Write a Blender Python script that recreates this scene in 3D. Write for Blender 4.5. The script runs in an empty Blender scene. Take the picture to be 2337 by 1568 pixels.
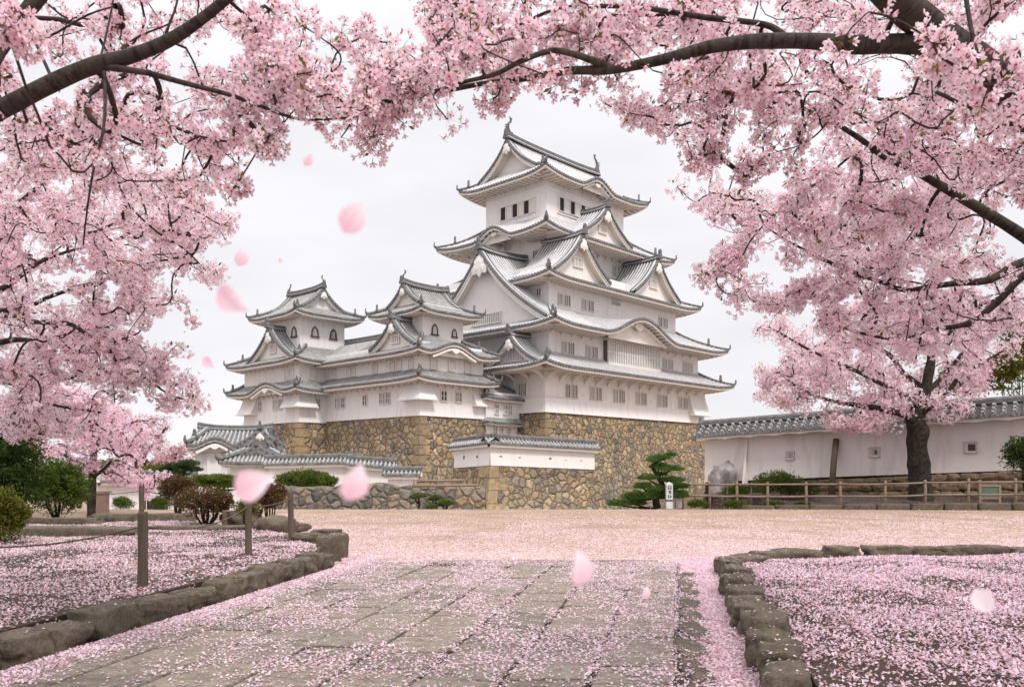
import bpy, bmesh, math, random
import numpy as np
from mathutils import Vector, Matrix, noise as mnoise
random.seed(7); RNG = np.random.default_rng(7)
R = math.radians; PI = math.pi
sc = bpy.context.scene; COL = sc.collection

# ------------------------------------------------------------------ camera, world, sun, exposure
F, CX, HY, CZ = 1900.0, 1168.5, 1070.0, 1.6
cd = bpy.data.cameras.new('camera'); cam = bpy.data.objects.new('camera', cd); COL.objects.link(cam)
cam.location = (0, 0, CZ); cam.rotation_euler = (PI/2, 0, 0)
cd.sensor_width = 36; cd.lens = F/2337*36; cd.shift_y = (HY-784)/2337
cd.clip_start = .05; cd.clip_end = 3000
cd.dof.use_dof = True; cd.dof.focus_distance = 11; cd.dof.aperture_fstop = 9.0
sc.camera = cam
SUN_EL, SUN_AZ = 52, 150      # azimuth clockwise from +Y (the view direction)
w = bpy.data.worlds.new('World'); sc.world = w; w.use_nodes = True
nt = w.node_tree; N = nt.nodes; Lk = nt.links
for n in list(N): N.remove(n)
out = N.new('ShaderNodeOutputWorld'); bg = N.new('ShaderNodeBackground')
sky = N.new('ShaderNodeTexSky'); sky.sky_type = 'NISHITA'; sky.sun_disc = False
sky.sun_elevation = R(SUN_EL); sky.sun_rotation = R(SUN_AZ); sky.air_density = 1; sky.dust_density = 4
# overcast layer: brighter towards the zenith like a real cloud deck, faint cloud mottling
tc = N.new('ShaderNodeTexCoord'); sep = N.new('ShaderNodeSeparateXYZ'); Lk.new(tc.outputs['Generated'], sep.inputs[0])
mr = N.new('ShaderNodeMapRange'); mr.inputs['From Min'].default_value = 0; mr.inputs['From Max'].default_value = 1
mr.inputs['To Min'].default_value = 8.2; mr.inputs['To Max'].default_value = 27.0
pw = N.new('ShaderNodeMath'); pw.operation = 'POWER'; pw.use_clamp = True; pw.inputs[1].default_value = 3.6; Lk.new(sep.outputs['Z'], pw.inputs[0]); Lk.new(pw.outputs[0], mr.inputs['Value'])
mp = N.new('ShaderNodeMapping'); mp.inputs['Scale'].default_value = (1.2, 1.2, 4); Lk.new(tc.outputs['Generated'], mp.inputs[0])
nz = N.new('ShaderNodeTexNoise'); nz.inputs['Scale'].default_value = 2.2; nz.inputs['Detail'].default_value = 4; Lk.new(mp.outputs[0], nz.inputs['Vector'])
mr2 = N.new('ShaderNodeMapRange'); mr2.inputs['From Min'].default_value = .3; mr2.inputs['From Max'].default_value = .7
mr2.inputs['To Min'].default_value = .89; mr2.inputs['To Max'].default_value = 1.06; Lk.new(nz.outputs['Fac'], mr2.inputs['Value'])
mul = N.new('ShaderNodeMath'); mul.operation = 'MULTIPLY'; Lk.new(mr.outputs[0], mul.inputs[0]); Lk.new(mr2.outputs[0], mul.inputs[1])
cm = N.new('ShaderNodeMix'); cm.data_type = 'RGBA'; cm.blend_type = 'MIX'; Lk.new(mr2.outputs[0], cm.inputs[0])
cm.inputs[6].default_value = (.925, .94, 1, 1); cm.inputs[7].default_value = (.975, .965, 1, 1)
vm = N.new('ShaderNodeVectorMath'); vm.operation = 'SCALE'; Lk.new(cm.outputs[2], vm.inputs[0]); Lk.new(mul.outputs[0], vm.inputs['Scale'])
mx = N.new('ShaderNodeMix'); mx.data_type = 'RGBA'; mx.inputs[0].default_value = .94
Lk.new(sky.outputs[0], mx.inputs[6]); Lk.new(vm.outputs[0], mx.inputs[7])
Lk.new(mx.outputs[2], bg.inputs[0]); bg.inputs[1].default_value = .101; Lk.new(bg.outputs[0], out.inputs[0])
sd = bpy.data.lights.new('sun', 'SUN'); sd.energy = 1.9; sd.angle = R(11); sd.color = (1, .95, .88)
so = bpy.data.objects.new('sun', sd); COL.objects.link(so)
az, el = R(SUN_AZ), R(SUN_EL)
so.rotation_euler = Vector((math.sin(az)*math.cos(el), math.cos(az)*math.cos(el), math.sin(el))).to_track_quat('Z', 'Y').to_euler()
sc.view_settings.view_transform = 'Standard'; sc.view_settings.look = 'None'
sc.view_settings.exposure = 0.28; sc.view_settings.gamma = 1
sc.cycles.use_denoising = True; sc.cycles.max_bounces = 6; sc.cycles.transparent_max_bounces = 4
sc.cycles.diffuse_bounces = 2; sc.cycles.transmission_bounces = 2

# ------------------------------------------------------------------ helpers
def tag(o, label=None, cat=None, group=None, kind=None):
    if label: o['label'] = label
    if cat: o['category'] = cat
    if group: o['group'] = group
    if kind: o['kind'] = kind
    return o
def empty(name, loc, rz=0, label=None, cat=None, group=None):
    o = bpy.data.objects.new(name, None); COL.objects.link(o); o.location = loc; o.rotation_euler = (0, 0, rz)
    o.empty_display_size = .2
    return tag(o, label, cat, group)
class MB:
    def __init__(s): s.v = []; s.f = []; s.m = []
    def face(s, pts, m=0):
        n = len(s.v); s.v.extend(tuple(p) for p in pts); s.f.append(tuple(range(n, n+len(pts)))); s.m.append(m)
    def grid(s, rows, m=0, close=False):
        n = len(s.v); R_, C_ = len(rows), len(rows[0])
        for r in rows: s.v.extend(tuple(p) for p in r)
        for i in range(R_-1):
            for j in range(C_ if close else C_-1):
                k = (j+1) % C_
                s.f.append((n+i*C_+j, n+i*C_+k, n+(i+1)*C_+k, n+(i+1)*C_+j)); s.m.append(m)
    def box(s, a, b, m=0, M=None):
        (x0, y0, z0), (x1, y1, z1) = a, b
        p = [(x0,y0,z0),(x1,y0,z0),(x1,y1,z0),(x0,y1,z0),(x0,y0,z1),(x1,y0,z1),(x1,y1,z1),(x0,y1,z1)]
        if M: p = [M @ Vector(q) for q in p]
        n = len(s.v); s.v.extend(tuple(q) for q in p)
        for f in ((0,3,2,1),(4,5,6,7),(0,1,5,4),(1,2,6,5),(2,3,7,6),(3,0,4,7)): s.f.append(tuple(n+i for i in f)); s.m.append(m)
    def tube(s, pts, rad, n=6, m=0, cap=True, ring=None):
        pts = [Vector(p) for p in pts]
        if not hasattr(rad, '__len__'): rad = [rad]*len(pts)
        base = len(s.v); prev = None
        for i, p in enumerate(pts):
            t = (pts[min(i+1, len(pts)-1)]-pts[max(i-1, 0)]); 
            if t.length < 1e-9: t = Vector((0,0,1))
            t.normalize()
            if prev is None:
                a = t.cross(Vector((0,0,1)));  a = a if a.length > .05 else t.cross(Vector((1,0,0)))
            else: a = prev - t*prev.dot(t); a = a if a.length > 1e-4 else t.orthogonal()
            a.normalize(); prev = a; b = t.cross(a)
            for k in range(n):
                th = 2*PI*k/n; q = p+(a*math.cos(th)+b*math.sin(th))*rad[i]
                s.v.append((q.x, q.y, q.z))
        for i in range(len(pts)-1):
            for k in range(n):
                k2 = (k+1) % n
                s.f.append((base+i*n+k, base+i*n+k2, base+(i+1)*n+k2, base+(i+1)*n+k)); s.m.append(m)
        if cap:
            s.f.append(tuple(base+k for k in range(n))[::-1]); s.m.append(m)
            e = base+(len(pts)-1)*n; s.f.append(tuple(e+k for k in range(n))); s.m.append(m)
    def lathe(s, prof, c, n=10, m=0):
        s.grid([[(c[0]+r*math.cos(2*PI*k/n), c[1]+r*math.sin(2*PI*k/n), c[2]+z) for k in range(n)] for r, z in prof], m, True)
    def build(s, name, mats, parent=None, smooth=False, loc=None):
        me = bpy.data.meshes.new(name); me.from_pydata(s.v, [], s.f)
        if not isinstance(mats, (list, tuple)): mats = [mats]
        for mt in mats: me.materials.append(mt)
        if len(mats) > 1: me.polygons.foreach_set('material_index', s.m)
        if smooth: me.polygons.foreach_set('use_smooth', [True]*len(me.polygons))
        me.update(); o = bpy.data.objects.new(name, me); COL.objects.link(o)
        if parent: o.parent = parent
        if loc: o.location = loc
        return o
def np_mesh(name, V, T, mat, parent=None, col=None, smooth=False):
    """V (n,3), T (m,3) triangles, col (n,3) point colours"""
    me = bpy.data.meshes.new(name); n, m = len(V), len(T)
    me.vertices.add(n); me.vertices.foreach_set('co', np.ascontiguousarray(V, dtype=np.float32).ravel())
    me.loops.add(m*3); me.loops.foreach_set('vertex_index', np.ascontiguousarray(T, dtype=np.int32).ravel())
    me.polygons.add(m); me.polygons.foreach_set('loop_start', np.arange(0, m*3, 3, dtype=np.int32))
    me.polygons.foreach_set('loop_total', np.full(m, 3, dtype=np.int32))
    me.update(calc_edges=True); me.materials.append(mat)
    if smooth: me.polygons.foreach_set('use_smooth', [True]*m)
    if col is not None:
        at = me.color_attributes.new('tint', 'FLOAT_COLOR', 'POINT')
        c4 = np.ones((n, 4), np.float32); c4[:, :3] = col; at.data.foreach_set('color', c4.ravel())
    o = bpy.data.objects.new(name, me); COL.objects.link(o)
    if parent: o.parent = parent
    return o
def P(px, py, d): return Vector(((px-CX)/F*d, d, CZ+(HY-py)/F*d))

# ------------------------------------------------------------------ materials
def mat(name, build):
    m = bpy.data.materials.new(name); m.use_nodes = True; t = m.node_tree
    for n in list(t.nodes): t.nodes.remove(n)
    o = t.nodes.new('ShaderNodeOutputMaterial'); b = t.nodes.new('ShaderNodeBsdfPrincipled')
    t.links.new(b.outputs[0], o.inputs[0]); b.inputs['Roughness'].default_value = .85
    b.inputs['Specular IOR Level'].default_value = .2
    build(t, b, o); return m
def nd(t, ty, **k):
    n = t.nodes.new(ty)
    for a, v in k.items():
        if a in n.inputs.keys() if not a.startswith('_') else False: n.inputs[a].default_value = v
        else: setattr(n, a.lstrip('_'), v)
    return n
def ramp(t, fac, stops, const=False):
    r = t.nodes.new('ShaderNodeValToRGB'); r.color_ramp.interpolation = 'CONSTANT' if const else 'LINEAR'
    e = r.color_ramp.elements
    while len(e) < len(stops): e.new(.5)
    for i, (p, c) in enumerate(stops): e[i].position = p; e[i].color = (*c, 1) if len(c) == 3 else c
    t.links.new(fac, r.inputs[0]); return r.outputs[0]
def coords(t, scale=(1,1,1), kind='Object'):
    c = t.nodes.new('ShaderNodeTexCoord'); m = t.nodes.new('ShaderNodeMapping'); m.inputs['Scale'].default_value = scale
    t.links.new(c.outputs[kind], m.inputs[0]); return m.outputs[0]
def geo(t, scale=(1,1,1)):
    c = t.nodes.new('ShaderNodeNewGeometry'); m = t.nodes.new('ShaderNodeMapping'); m.inputs['Scale'].default_value = scale
    t.links.new(c.outputs['Position'], m.inputs[0]); return m.outputs[0]
def noise(t, vec, scale, detail=4, rough=.55):
    n = t.nodes.new('ShaderNodeTexNoise'); n.inputs['Scale'].default_value = scale; n.inputs['Detail'].default_value = detail
    n.inputs['Roughness'].default_value = rough; t.links.new(vec, n.inputs['Vector']); return n.outputs['Fac']
def mixc(t, f, a, b, mode='MIX'):
    n = t.nodes.new('ShaderNodeMix'); n.data_type = 'RGBA'; n.blend_type = mode
    for i, x in ((0, f), (6, a), (7, b)):
        if hasattr(x, 'is_output') or isinstance(x, bpy.types.NodeSocket): t.links.new(x, n.inputs[i])
        elif i == 0: n.inputs[0].default_value = x
        else: n.inputs[i].default_value = (*x, 1)
    return n.outputs[2]
def math_(t, op, a, b=None, c=None):
    n = t.nodes.new('ShaderNodeMath'); n.operation = op
    for i, x in enumerate((a, b, c)):
        if x is None: continue
        if isinstance(x, bpy.types.NodeSocket): t.links.new(x, n.inputs[i])
        else: n.inputs[i].default_value = x
    return n.outputs[0]
def bump(t, b, h, strength=.5, dist=.05):
    n = t.nodes.new('ShaderNodeBump'); n.inputs['Strength'].default_value = strength; n.inputs['Distance'].default_value = dist
    t.links.new(h, n.inputs['Height']); t.links.new(n.outputs[0], b.inputs['Normal'])

def simple(name, c1, c2, scale=3, rough=.85, bs=0, bd=.02, detail=5):
    def f(t, b, o):
        g = geo(t); n = noise(t, g, scale, detail)
        t.links.new(ramp(t, n, [(.3, c1), (.7, c2)]), b.inputs['Base Color']); b.inputs['Roughness'].default_value = rough
        if bs: bump(t, b, noise(t, g, scale*3, 6, .6), bs, bd)
    return mat(name, f)
def plaster_f(c, stain, amt):
    def f(t, b, o):
        g = geo(t); big = noise(t, g, .35, 5, .6); st = noise(t, geo(t, (1.6, 1.6, .25)), 1.0, 6, .65)
        col = mixc(t, ramp(t, big, [(.35, (0,0,0)), (.75, (1,1,1))]), c, tuple(x*.93 for x in c))
        s2 = math_(t, 'MULTIPLY', ramp(t, st, [(.52, (0,0,0)), (.75, (1,1,1))]), amt)
        col = mixc(t, s2, col, stain)
        t.links.new(col, b.inputs['Base Color']); bump(t, b, noise(t, g, 6, 6), .15, .02)
    return f
PLASTER = mat('white_plaster', plaster_f((.81, .785, .78), (.60, .57, .55), .8))
PLASTER2 = mat('aged_plaster', plaster_f((.70, .645, .625), (.50, .44, .40), .8))
TRIM = simple('plaster_trim', (.74, .70, .67), (.80, .765, .735), .8)
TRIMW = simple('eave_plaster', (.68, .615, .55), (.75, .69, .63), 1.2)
LATT = simple('lattice_plaster', (.70, .67, .64), (.76, .73, .70), 2)
SHADE = simple('window_recess_shade', (.09, .082, .078), (.16, .145, .135), 1.5)  # recess shade put into the colour of faces behind lattices and in loopholes
DARKW = simple('opening_shade', (.035, .03, .03), (.07, .06, .055), 2)  # near-black panes, the unlit inside of openings painted as colour
ORN = simple('ridge_tile_dark', (.095, .093, .095), (.19, .187, .19), 4, .7)
def tile_f(a, c, joint, jf):
    def f(t, b, o):
        g = geo(t); n1 = noise(t, g, 1.1, 5, .65); n2 = noise(t, g, 9, 3)
        col = mixc(t, ramp(t, n1, [(.3, (0,0,0)), (.7, (1,1,1))]), a, c)
        col = mixc(t, math_(t, 'MULTIPLY', ramp(t, n2, [(.5, (0,0,0)), (.68, (1,1,1))]), jf), col, joint)
        t.links.new(col, b.inputs['Base Color']); b.inputs['Roughness'].default_value = .7
    return f
# pan surface, rib, eave-end materials
K_PAN = mat('keep_pan_tile', tile_f((.06,.059,.06), (.13,.128,.13), (.4,.39,.39), .3))
K_RIB = mat('keep_cover_tile', tile_f((.56,.545,.55), (.72,.70,.71), (.18,.175,.18), .55))
D_PAN = mat('turret_pan_tile', tile_f((.065,.064,.062), (.13,.128,.125), (.45,.44,.43), .35))
D_RIB = mat('turret_cover_tile', tile_f((.23,.225,.22), (.38,.372,.368), (.62,.61,.60), .75))
W_PAN = mat('wall_pan_tile', tile_f((.04,.038,.038), (.085,.082,.08), (.3,.3,.3), .2))
W_RIB = mat('wall_cover_tile', tile_f((.04,.04,.045), (.10,.10,.105), (.5,.48,.49), .4))
EDGE = mat('eave_end_tile', tile_f((.085,.083,.085), (.19,.187,.19), (.5,.49,.49), .6))

def stone_f(scale, tans, dark=.25, z_dark=None):
    def f(t, b, o):
        g = geo(t); c = t.nodes.new('ShaderNodeNewGeometry')
        wn = t.nodes.new('ShaderNodeTexNoise'); wn.inputs['Scale'].default_value = .8/1*scale*1.0; wn.inputs['Detail'].default_value = 2
        t.links.new(g, wn.inputs['Vector'])
        sub = t.nodes.new('ShaderNodeVectorMath'); sub.operation = 'MULTIPLY_ADD'
        t.links.new(wn.outputs['Color'], sub.inputs[0]); sub.inputs[1].default_value = (.65/scale,)*3; t.links.new(g, sub.inputs[2])
        v1 = t.nodes.new('ShaderNodeTexVoronoi'); v1.feature = 'DISTANCE_TO_EDGE'; v1.inputs['Scale'].default_value = scale
        v2 = t.nodes.new('ShaderNodeTexVoronoi'); v2.inputs['Scale'].default_value = scale
        for v in (v1, v2): v.inputs['Randomness'].default_value = .95; t.links.new(sub.outputs[0], v.inputs['Vector'])
        sp = t.nodes.new('ShaderNodeSeparateColor'); t.links.new(v2.outputs['Color'], sp.inputs[0])
        col = ramp(t, sp.outputs[0], tans, True)
        sh = math_(t, 'MULTIPLY_ADD', sp.outputs[1], .42, .72)
        vs = t.nodes.new('ShaderNodeVectorMath'); vs.operation = 'SCALE'; t.links.new(col, vs.inputs[0]); t.links.new(sh, vs.inputs['Scale'])
        fn = noise(t, g, 5, 6, .7)
        col = mixc(t, .55, vs.outputs[0], ramp(t, fn, [(.3, (.12,.10,.08)), (.7, (.75,.68,.58))]), 'OVERLAY')
        bigp = noise(t, g, .22, 3)
        col = mixc(t, math_(t, 'MULTIPLY', ramp(t, bigp, [(.45, (0,0,0)), (.62, (1,1,1))]), .35), col, (.13,.12,.105))
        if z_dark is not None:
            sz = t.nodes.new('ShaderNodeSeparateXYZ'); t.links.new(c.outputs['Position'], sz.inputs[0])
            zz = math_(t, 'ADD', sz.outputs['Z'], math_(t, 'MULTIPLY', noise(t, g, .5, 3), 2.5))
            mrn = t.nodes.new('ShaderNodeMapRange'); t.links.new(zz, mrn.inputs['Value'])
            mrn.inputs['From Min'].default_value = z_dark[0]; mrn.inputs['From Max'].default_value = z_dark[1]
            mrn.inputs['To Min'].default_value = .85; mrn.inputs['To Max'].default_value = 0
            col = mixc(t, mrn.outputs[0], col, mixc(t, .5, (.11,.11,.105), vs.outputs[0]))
        jt = math_(t, 'ADD', v1.outputs['Distance'], math_(t, 'MULTIPLY', math_(t, 'SUBTRACT', noise(t, g, 7, 3), .5), .06))
        edge = ramp(t, jt, [(.008, (0,0,0)), (.045, (1,1,1))])
        col = mixc(t, edge, (.085,.072,.06), col)
        t.links.new(col, b.inputs['Base Color'])
        hh = ramp(t, jt, [(.0, (0,0,0)), (.22, (1,1,1))])
        bump(t, b, math_(t, 'ADD', hh, math_(t, 'MULTIPLY', fn, .35)), 1.0, .22/scale)
    return f
TANS = [(0, (.40,.315,.215)), (.18, (.46,.365,.255)), (.36, (.36,.29,.21)), (.52, (.49,.395,.28)), (.68, (.32,.275,.22)), (.81, (.26,.235,.205)), (.89, (.43,.31,.185)), (.95, (.20,.19,.175))]
GREYS = [(0, (.24,.21,.18)), (.2, (.17,.16,.145)), (.4, (.30,.25,.20)), (.55, (.14,.135,.13)), (.7, (.22,.20,.18)), (.85, (.33,.25,.17)), (.95, (.10,.10,.10))]
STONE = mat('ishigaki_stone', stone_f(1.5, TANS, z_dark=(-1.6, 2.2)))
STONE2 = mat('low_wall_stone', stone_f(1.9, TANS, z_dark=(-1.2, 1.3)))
STONE3 = mat('garden_wall_stone', stone_f(2.5, GREYS))
def quoin_f(t, b, o):
    g = geo(t); oi = t.nodes.new('ShaderNodeTexVoronoi'); oi.inputs['Scale'].default_value = .45; t.links.new(g, oi.inputs['Vector'])
    sp = t.nodes.new('ShaderNodeSeparateColor'); t.links.new(oi.outputs['Color'], sp.inputs[0])
    col = ramp(t, sp.outputs[0], [(0, (.33,.26,.18)), (.4, (.26,.215,.16)), (.75, (.38,.295,.20))])
    n = noise(t, g, 3, 7, .7); col = mixc(t, .6, col, ramp(t, n, [(.3, (.15,.12,.09)), (.7, (.7,.63,.52))]), 'OVERLAY')
    t.links.new(col, b.inputs['Base Color']); bump(t, b, n, .6, .08)
QUOIN = mat('corner_stone', quoin_f)
def rock_f(c1, c2, moss, c3=(.13,.105,.085)):
    def f(t, b, o):
        oi = t.nodes.new('ShaderNodeObjectInfo'); g = geo(t)
        n = noise(t, g, 7, 8, .7); n2 = noise(t, g, 2.3, 4); n3 = noise(t, g, 30, 4, .7)
        col = ramp(t, n, [(.28, c1), (.72, c2)])
        col = mixc(t, math_(t, 'MULTIPLY', oi.outputs['Random'], .5), col, c3)
        col = mixc(t, math_(t, 'MULTIPLY', ramp(t, n2, [(.5, (0,0,0)), (.64, (1,1,1))]), moss), col, (.085,.085,.028))
        col = mixc(t, .5, col, ramp(t, n3, [(.3, (.2,.2,.2)), (.7, (.8,.8,.8))]), 'OVERLAY')
        t.links.new(col, b.inputs['Base Color']); bump(t, b, math_(t, 'ADD', n, math_(t, 'MULTIPLY', n3, .3)), .9, .05)
    return f
ROCK = mat('kerb_rock', rock_f((.024,.019,.015), (.20,.158,.122), .3, (.15,.122,.096)))
ROCKW = mat('footing_rock', rock_f((.06,.04,.026), (.33,.22,.135), .3, (.13,.10,.08)))
SLAB = mat('paving_slab', rock_f((.12,.098,.08), (.345,.295,.25), .0, (.24,.205,.17))); SLAB2 = mat('paving_slab_dark', rock_f((.09,.074,.06), (.27,.23,.19), .0, (.2,.175,.15))); SLAB3 = mat('paving_slab_warm', rock_f((.13,.104,.082), (.37,.31,.255), .0, (.24,.2,.16)))
JOINT = simple('joint_soil', (.022,.018,.015), (.06,.048,.04), 8)
def ground_f(base1, base2, pk, lo, hi, moss=None, drift=None):
    def f(t, b, o):
        g = geo(t); col = ramp(t, noise(t, g, .6, 8, .65), [(.3, base1), (.7, base2)])
        if moss: col = mixc(t, ramp(t, noise(t, g, 3.1, 6, .65), [(.54, (0,0,0)), (.64, (1,1,1))]), col, moss)
        v = t.nodes.new('ShaderNodeTexVoronoi'); v.inputs['Scale'].default_value = 28; t.links.new(g, v.inputs['Vector'])
        sp = t.nodes.new('ShaderNodeSeparateColor'); t.links.new(v.outputs['Color'], sp.inputs[0])
        thr = lo
        if drift:
            sx = t.nodes.new('ShaderNodeSeparateXYZ'); t.links.new(g, sx.inputs[0]); mrn = t.nodes.new('ShaderNodeMapRange')
            yy = math_(t, 'ADD', sx.outputs['Y'], math_(t, 'MULTIPLY', math_(t, 'SUBTRACT', noise(t, g, .35, 4), .5), 14)); t.links.new(yy, mrn.inputs['Value'])
            mrn.inputs['From Min'].default_value = 14; mrn.inputs['From Max'].default_value = 25; mrn.inputs['To Min'].default_value = drift; mrn.inputs['To Max'].default_value = lo; thr = mrn.outputs[0]
        msk = math_(t, 'LESS_THAN', math_(t, 'ADD', sp.outputs[0], math_(t, 'MULTIPLY', v.outputs['Distance'], .25)), thr)
        col = mixc(t, msk, col, pk)
        col = mixc(t, .4, col, ramp(t, noise(t, g, 40, 4, .7), [(.3, (.25,.25,.25)), (.7, (.75,.75,.75))]), 'OVERLAY')
        t.links.new(col, b.inputs['Base Color']); bump(t, b, noise(t, g, 30, 5, .7), .5, .02)
    return f
SAND = mat('sandy_ground', ground_f((.24,.17,.12), (.365,.262,.19), (.66,.46,.50), .06, 0, drift=.55))
SOIL = mat('garden_soil', ground_f((.022,.016,.012), (.072,.048,.034), (.66,.45,.52), .16, 0, (.045,.045,.016)))
EARTH = simple('bank_earth', (.16,.12,.08), (.10,.11,.045), .7, bs=.5, bd=.1)
WOOD = mat('weathered_wood', lambda t, b, o: (t.links.new(mixc(t, noise(t, geo(t, (14, 14, 1.2)), 1.5, 6, .7), (.045,.032,.024), (.17,.13,.10)), b.inputs['Base Color']),
        bump(t, b, noise(t, geo(t, (20, 20, 1.5)), 1.5, 5), .6, .02)))
FENCEW = mat('fence_wood', lambda t, b, o: (t.links.new(mixc(t, noise(t, geo(t, (3, 3, 3)), 2.5, 6, .7), (.15,.105,.075), (.33,.25,.19)), b.inputs['Base Color']),
        bump(t, b, noise(t, geo(t, (8, 8, 8)), 2, 5), .5, .02)))
ROPE = simple('rope', (.07,.05,.035), (.14,.10,.07), 20)
def bark_f(t, b, o):
    at = t.nodes.new('ShaderNodeAttribute'); at.attribute_name = 'along'; g = geo(t)
    sp = t.nodes.new('ShaderNodeCombineXYZ'); t.links.new(math_(t, 'MULTIPLY', at.outputs['Fac'], 26), sp.inputs[0])
    n0 = noise(t, g, 6, 3); 
    t.links.new(math_(t, 'MULTIPLY', n0, 4.0), sp.inputs[1])
    bands = noise(t, sp.outputs[0], 1.6, 3, .6); n = noise(t, g, 22, 6, .7)
    col = ramp(t, n, [(.25, (.016,.011,.009)), (.75, (.075,.056,.045))])
    col = mixc(t, math_(t, 'MULTIPLY', ramp(t, bands, [(.52, (0,0,0)), (.6, (1,1,1))]), .75), col, (.010,.007,.006))
    col = mixc(t, math_(t, 'MULTIPLY', ramp(t, noise(t, g, 2.5, 4), [(.55, (0,0,0)), (.7, (1,1,1))]), .4), col, (.10,.10,.06))
    t.links.new(col, b.inputs['Base Color']); b.inputs['Roughness'].default_value = .75
    bump(t, b, math_(t, 'ADD', n, math_(t, 'MULTIPLY', bands, -.8)), .8, .012)
BARK = mat('cherry_bark', bark_f)
TWIG = simple('twig_bark', (.022,.013,.012), (.06,.038,.032), 6)
TRUNKM = simple('rough_bark', (.012,.010,.008), (.075,.064,.048), 7, bs=1, bd=.09, detail=8)
def leafy(name, transl=.45, rough=.6, attr=True, col=None):
    m = bpy.data.materials.new(name); m.use_nodes = True; t = m.node_tree
    for n in list(t.nodes): t.nodes.remove(n)
    o = t.nodes.new('ShaderNodeOutputMaterial'); d = t.nodes.new('ShaderNodeBsdfDiffuse'); tr = t.nodes.new('ShaderNodeBsdfTranslucent')
    mixs = t.nodes.new('ShaderNodeMixShader'); mixs.inputs[0].default_value = transl
    at = t.nodes.new('ShaderNodeAttribute'); at.attribute_name = 'tint'
    t.links.new(at.outputs['Color'], d.inputs[0]); t.links.new(at.outputs['Color'], tr.inputs[0])
    t.links.new(d.outputs[0], mixs.inputs[1]); t.links.new(tr.outputs[0], mixs.inputs[2]); t.links.new(mixs.outputs[0], o.inputs[0])
    return m
PETAL = leafy('cherry_petal', .42); LEAF = leafy('leaf', .25)
SIGNW = simple('sign_white', (.50,.50,.50), (.64,.64,.64), 6); SIGNB = simple('sign_black', (.02,.02,.02), (.04,.04,.04), 6)
# ------------------------------------------------------------------ castle kit (local frame: x along the right-hand face, y along the left-hand face)
THB = math.atan2(.726, .688)
KEEPS = dict(pan=K_PAN, rib=K_RIB, sp=.42, rr=.12)
TURS = dict(pan=D_PAN, rib=D_RIB, sp=.32, rr=.09)
WALS = dict(pan=W_PAN, rib=W_RIB, sp=.30, rr=.085)
# material slots of every roof mesh: 0 pan, 1 rib, 2 edge, 3 white trim, 4 underside, 5 dark ridge
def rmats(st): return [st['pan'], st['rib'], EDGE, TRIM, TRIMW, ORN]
def side_map(side, o):
    s0, t0, s1, t1 = o
    if side == 'R': return lambda a, d: (s0+a, t0+d), s1-s0
    if side == 'B': return lambda a, d: (s1-a, t1-d), s1-s0
    if side == 'L': return lambda a, d: (s0+d, t1-a), t1-t0
    return lambda a, d: (s1-d, t0+a), t1-t0
def kshape(x):
    x = abs(x)
    return 0 if x >= 1 else (.5*(1+math.cos(PI*x)))**1.05
class Skirt:
    def __init__(s, o, i, z0, rise, lift=.5, kara=None, p=(.62, .38)):
        s.o, s.i, s.z0, s.rise, s.lift, s.kara, s.p = o, i, z0, rise, lift, kara or {}, p
        s.off = dict(R=i[1]-o[1], B=o[3]-i[3], L=i[0]-o[0], F=o[2]-i[2])
        s.nb = dict(R=('L', 'F'), F=('R', 'B'), B=('F', 'L'), L=('B', 'R'))
    def geom(s, side):
        D = s.off[side]; n0, n1 = s.nb[side]; mp_, Ln = side_map(side, s.o)
        return mp_, Ln, D, s.off[n0]/D, s.off[n1]/D
    def h(s, side, a, d):
        mp_, Ln, D, k0, k1 = s.geom(side); w_ = min(1, max(0, d/D))
        z = s.z0+s.rise*(s.p[0]*w_+s.p[1]*w_*w_)
        c = min(5.0, Ln*.3); e = min(a-d*k0, Ln-d*k1-a); e = max(0, e)
        if e < c: z += .78*s.lift*(1-w_)**1.5*((c-e)/c)**2.4
        for (ac, hw, A) in s.kara.get(side, ()):
            z += A*(1-w_)**.9*kshape((a-ac)/hw)
        return z
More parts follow.
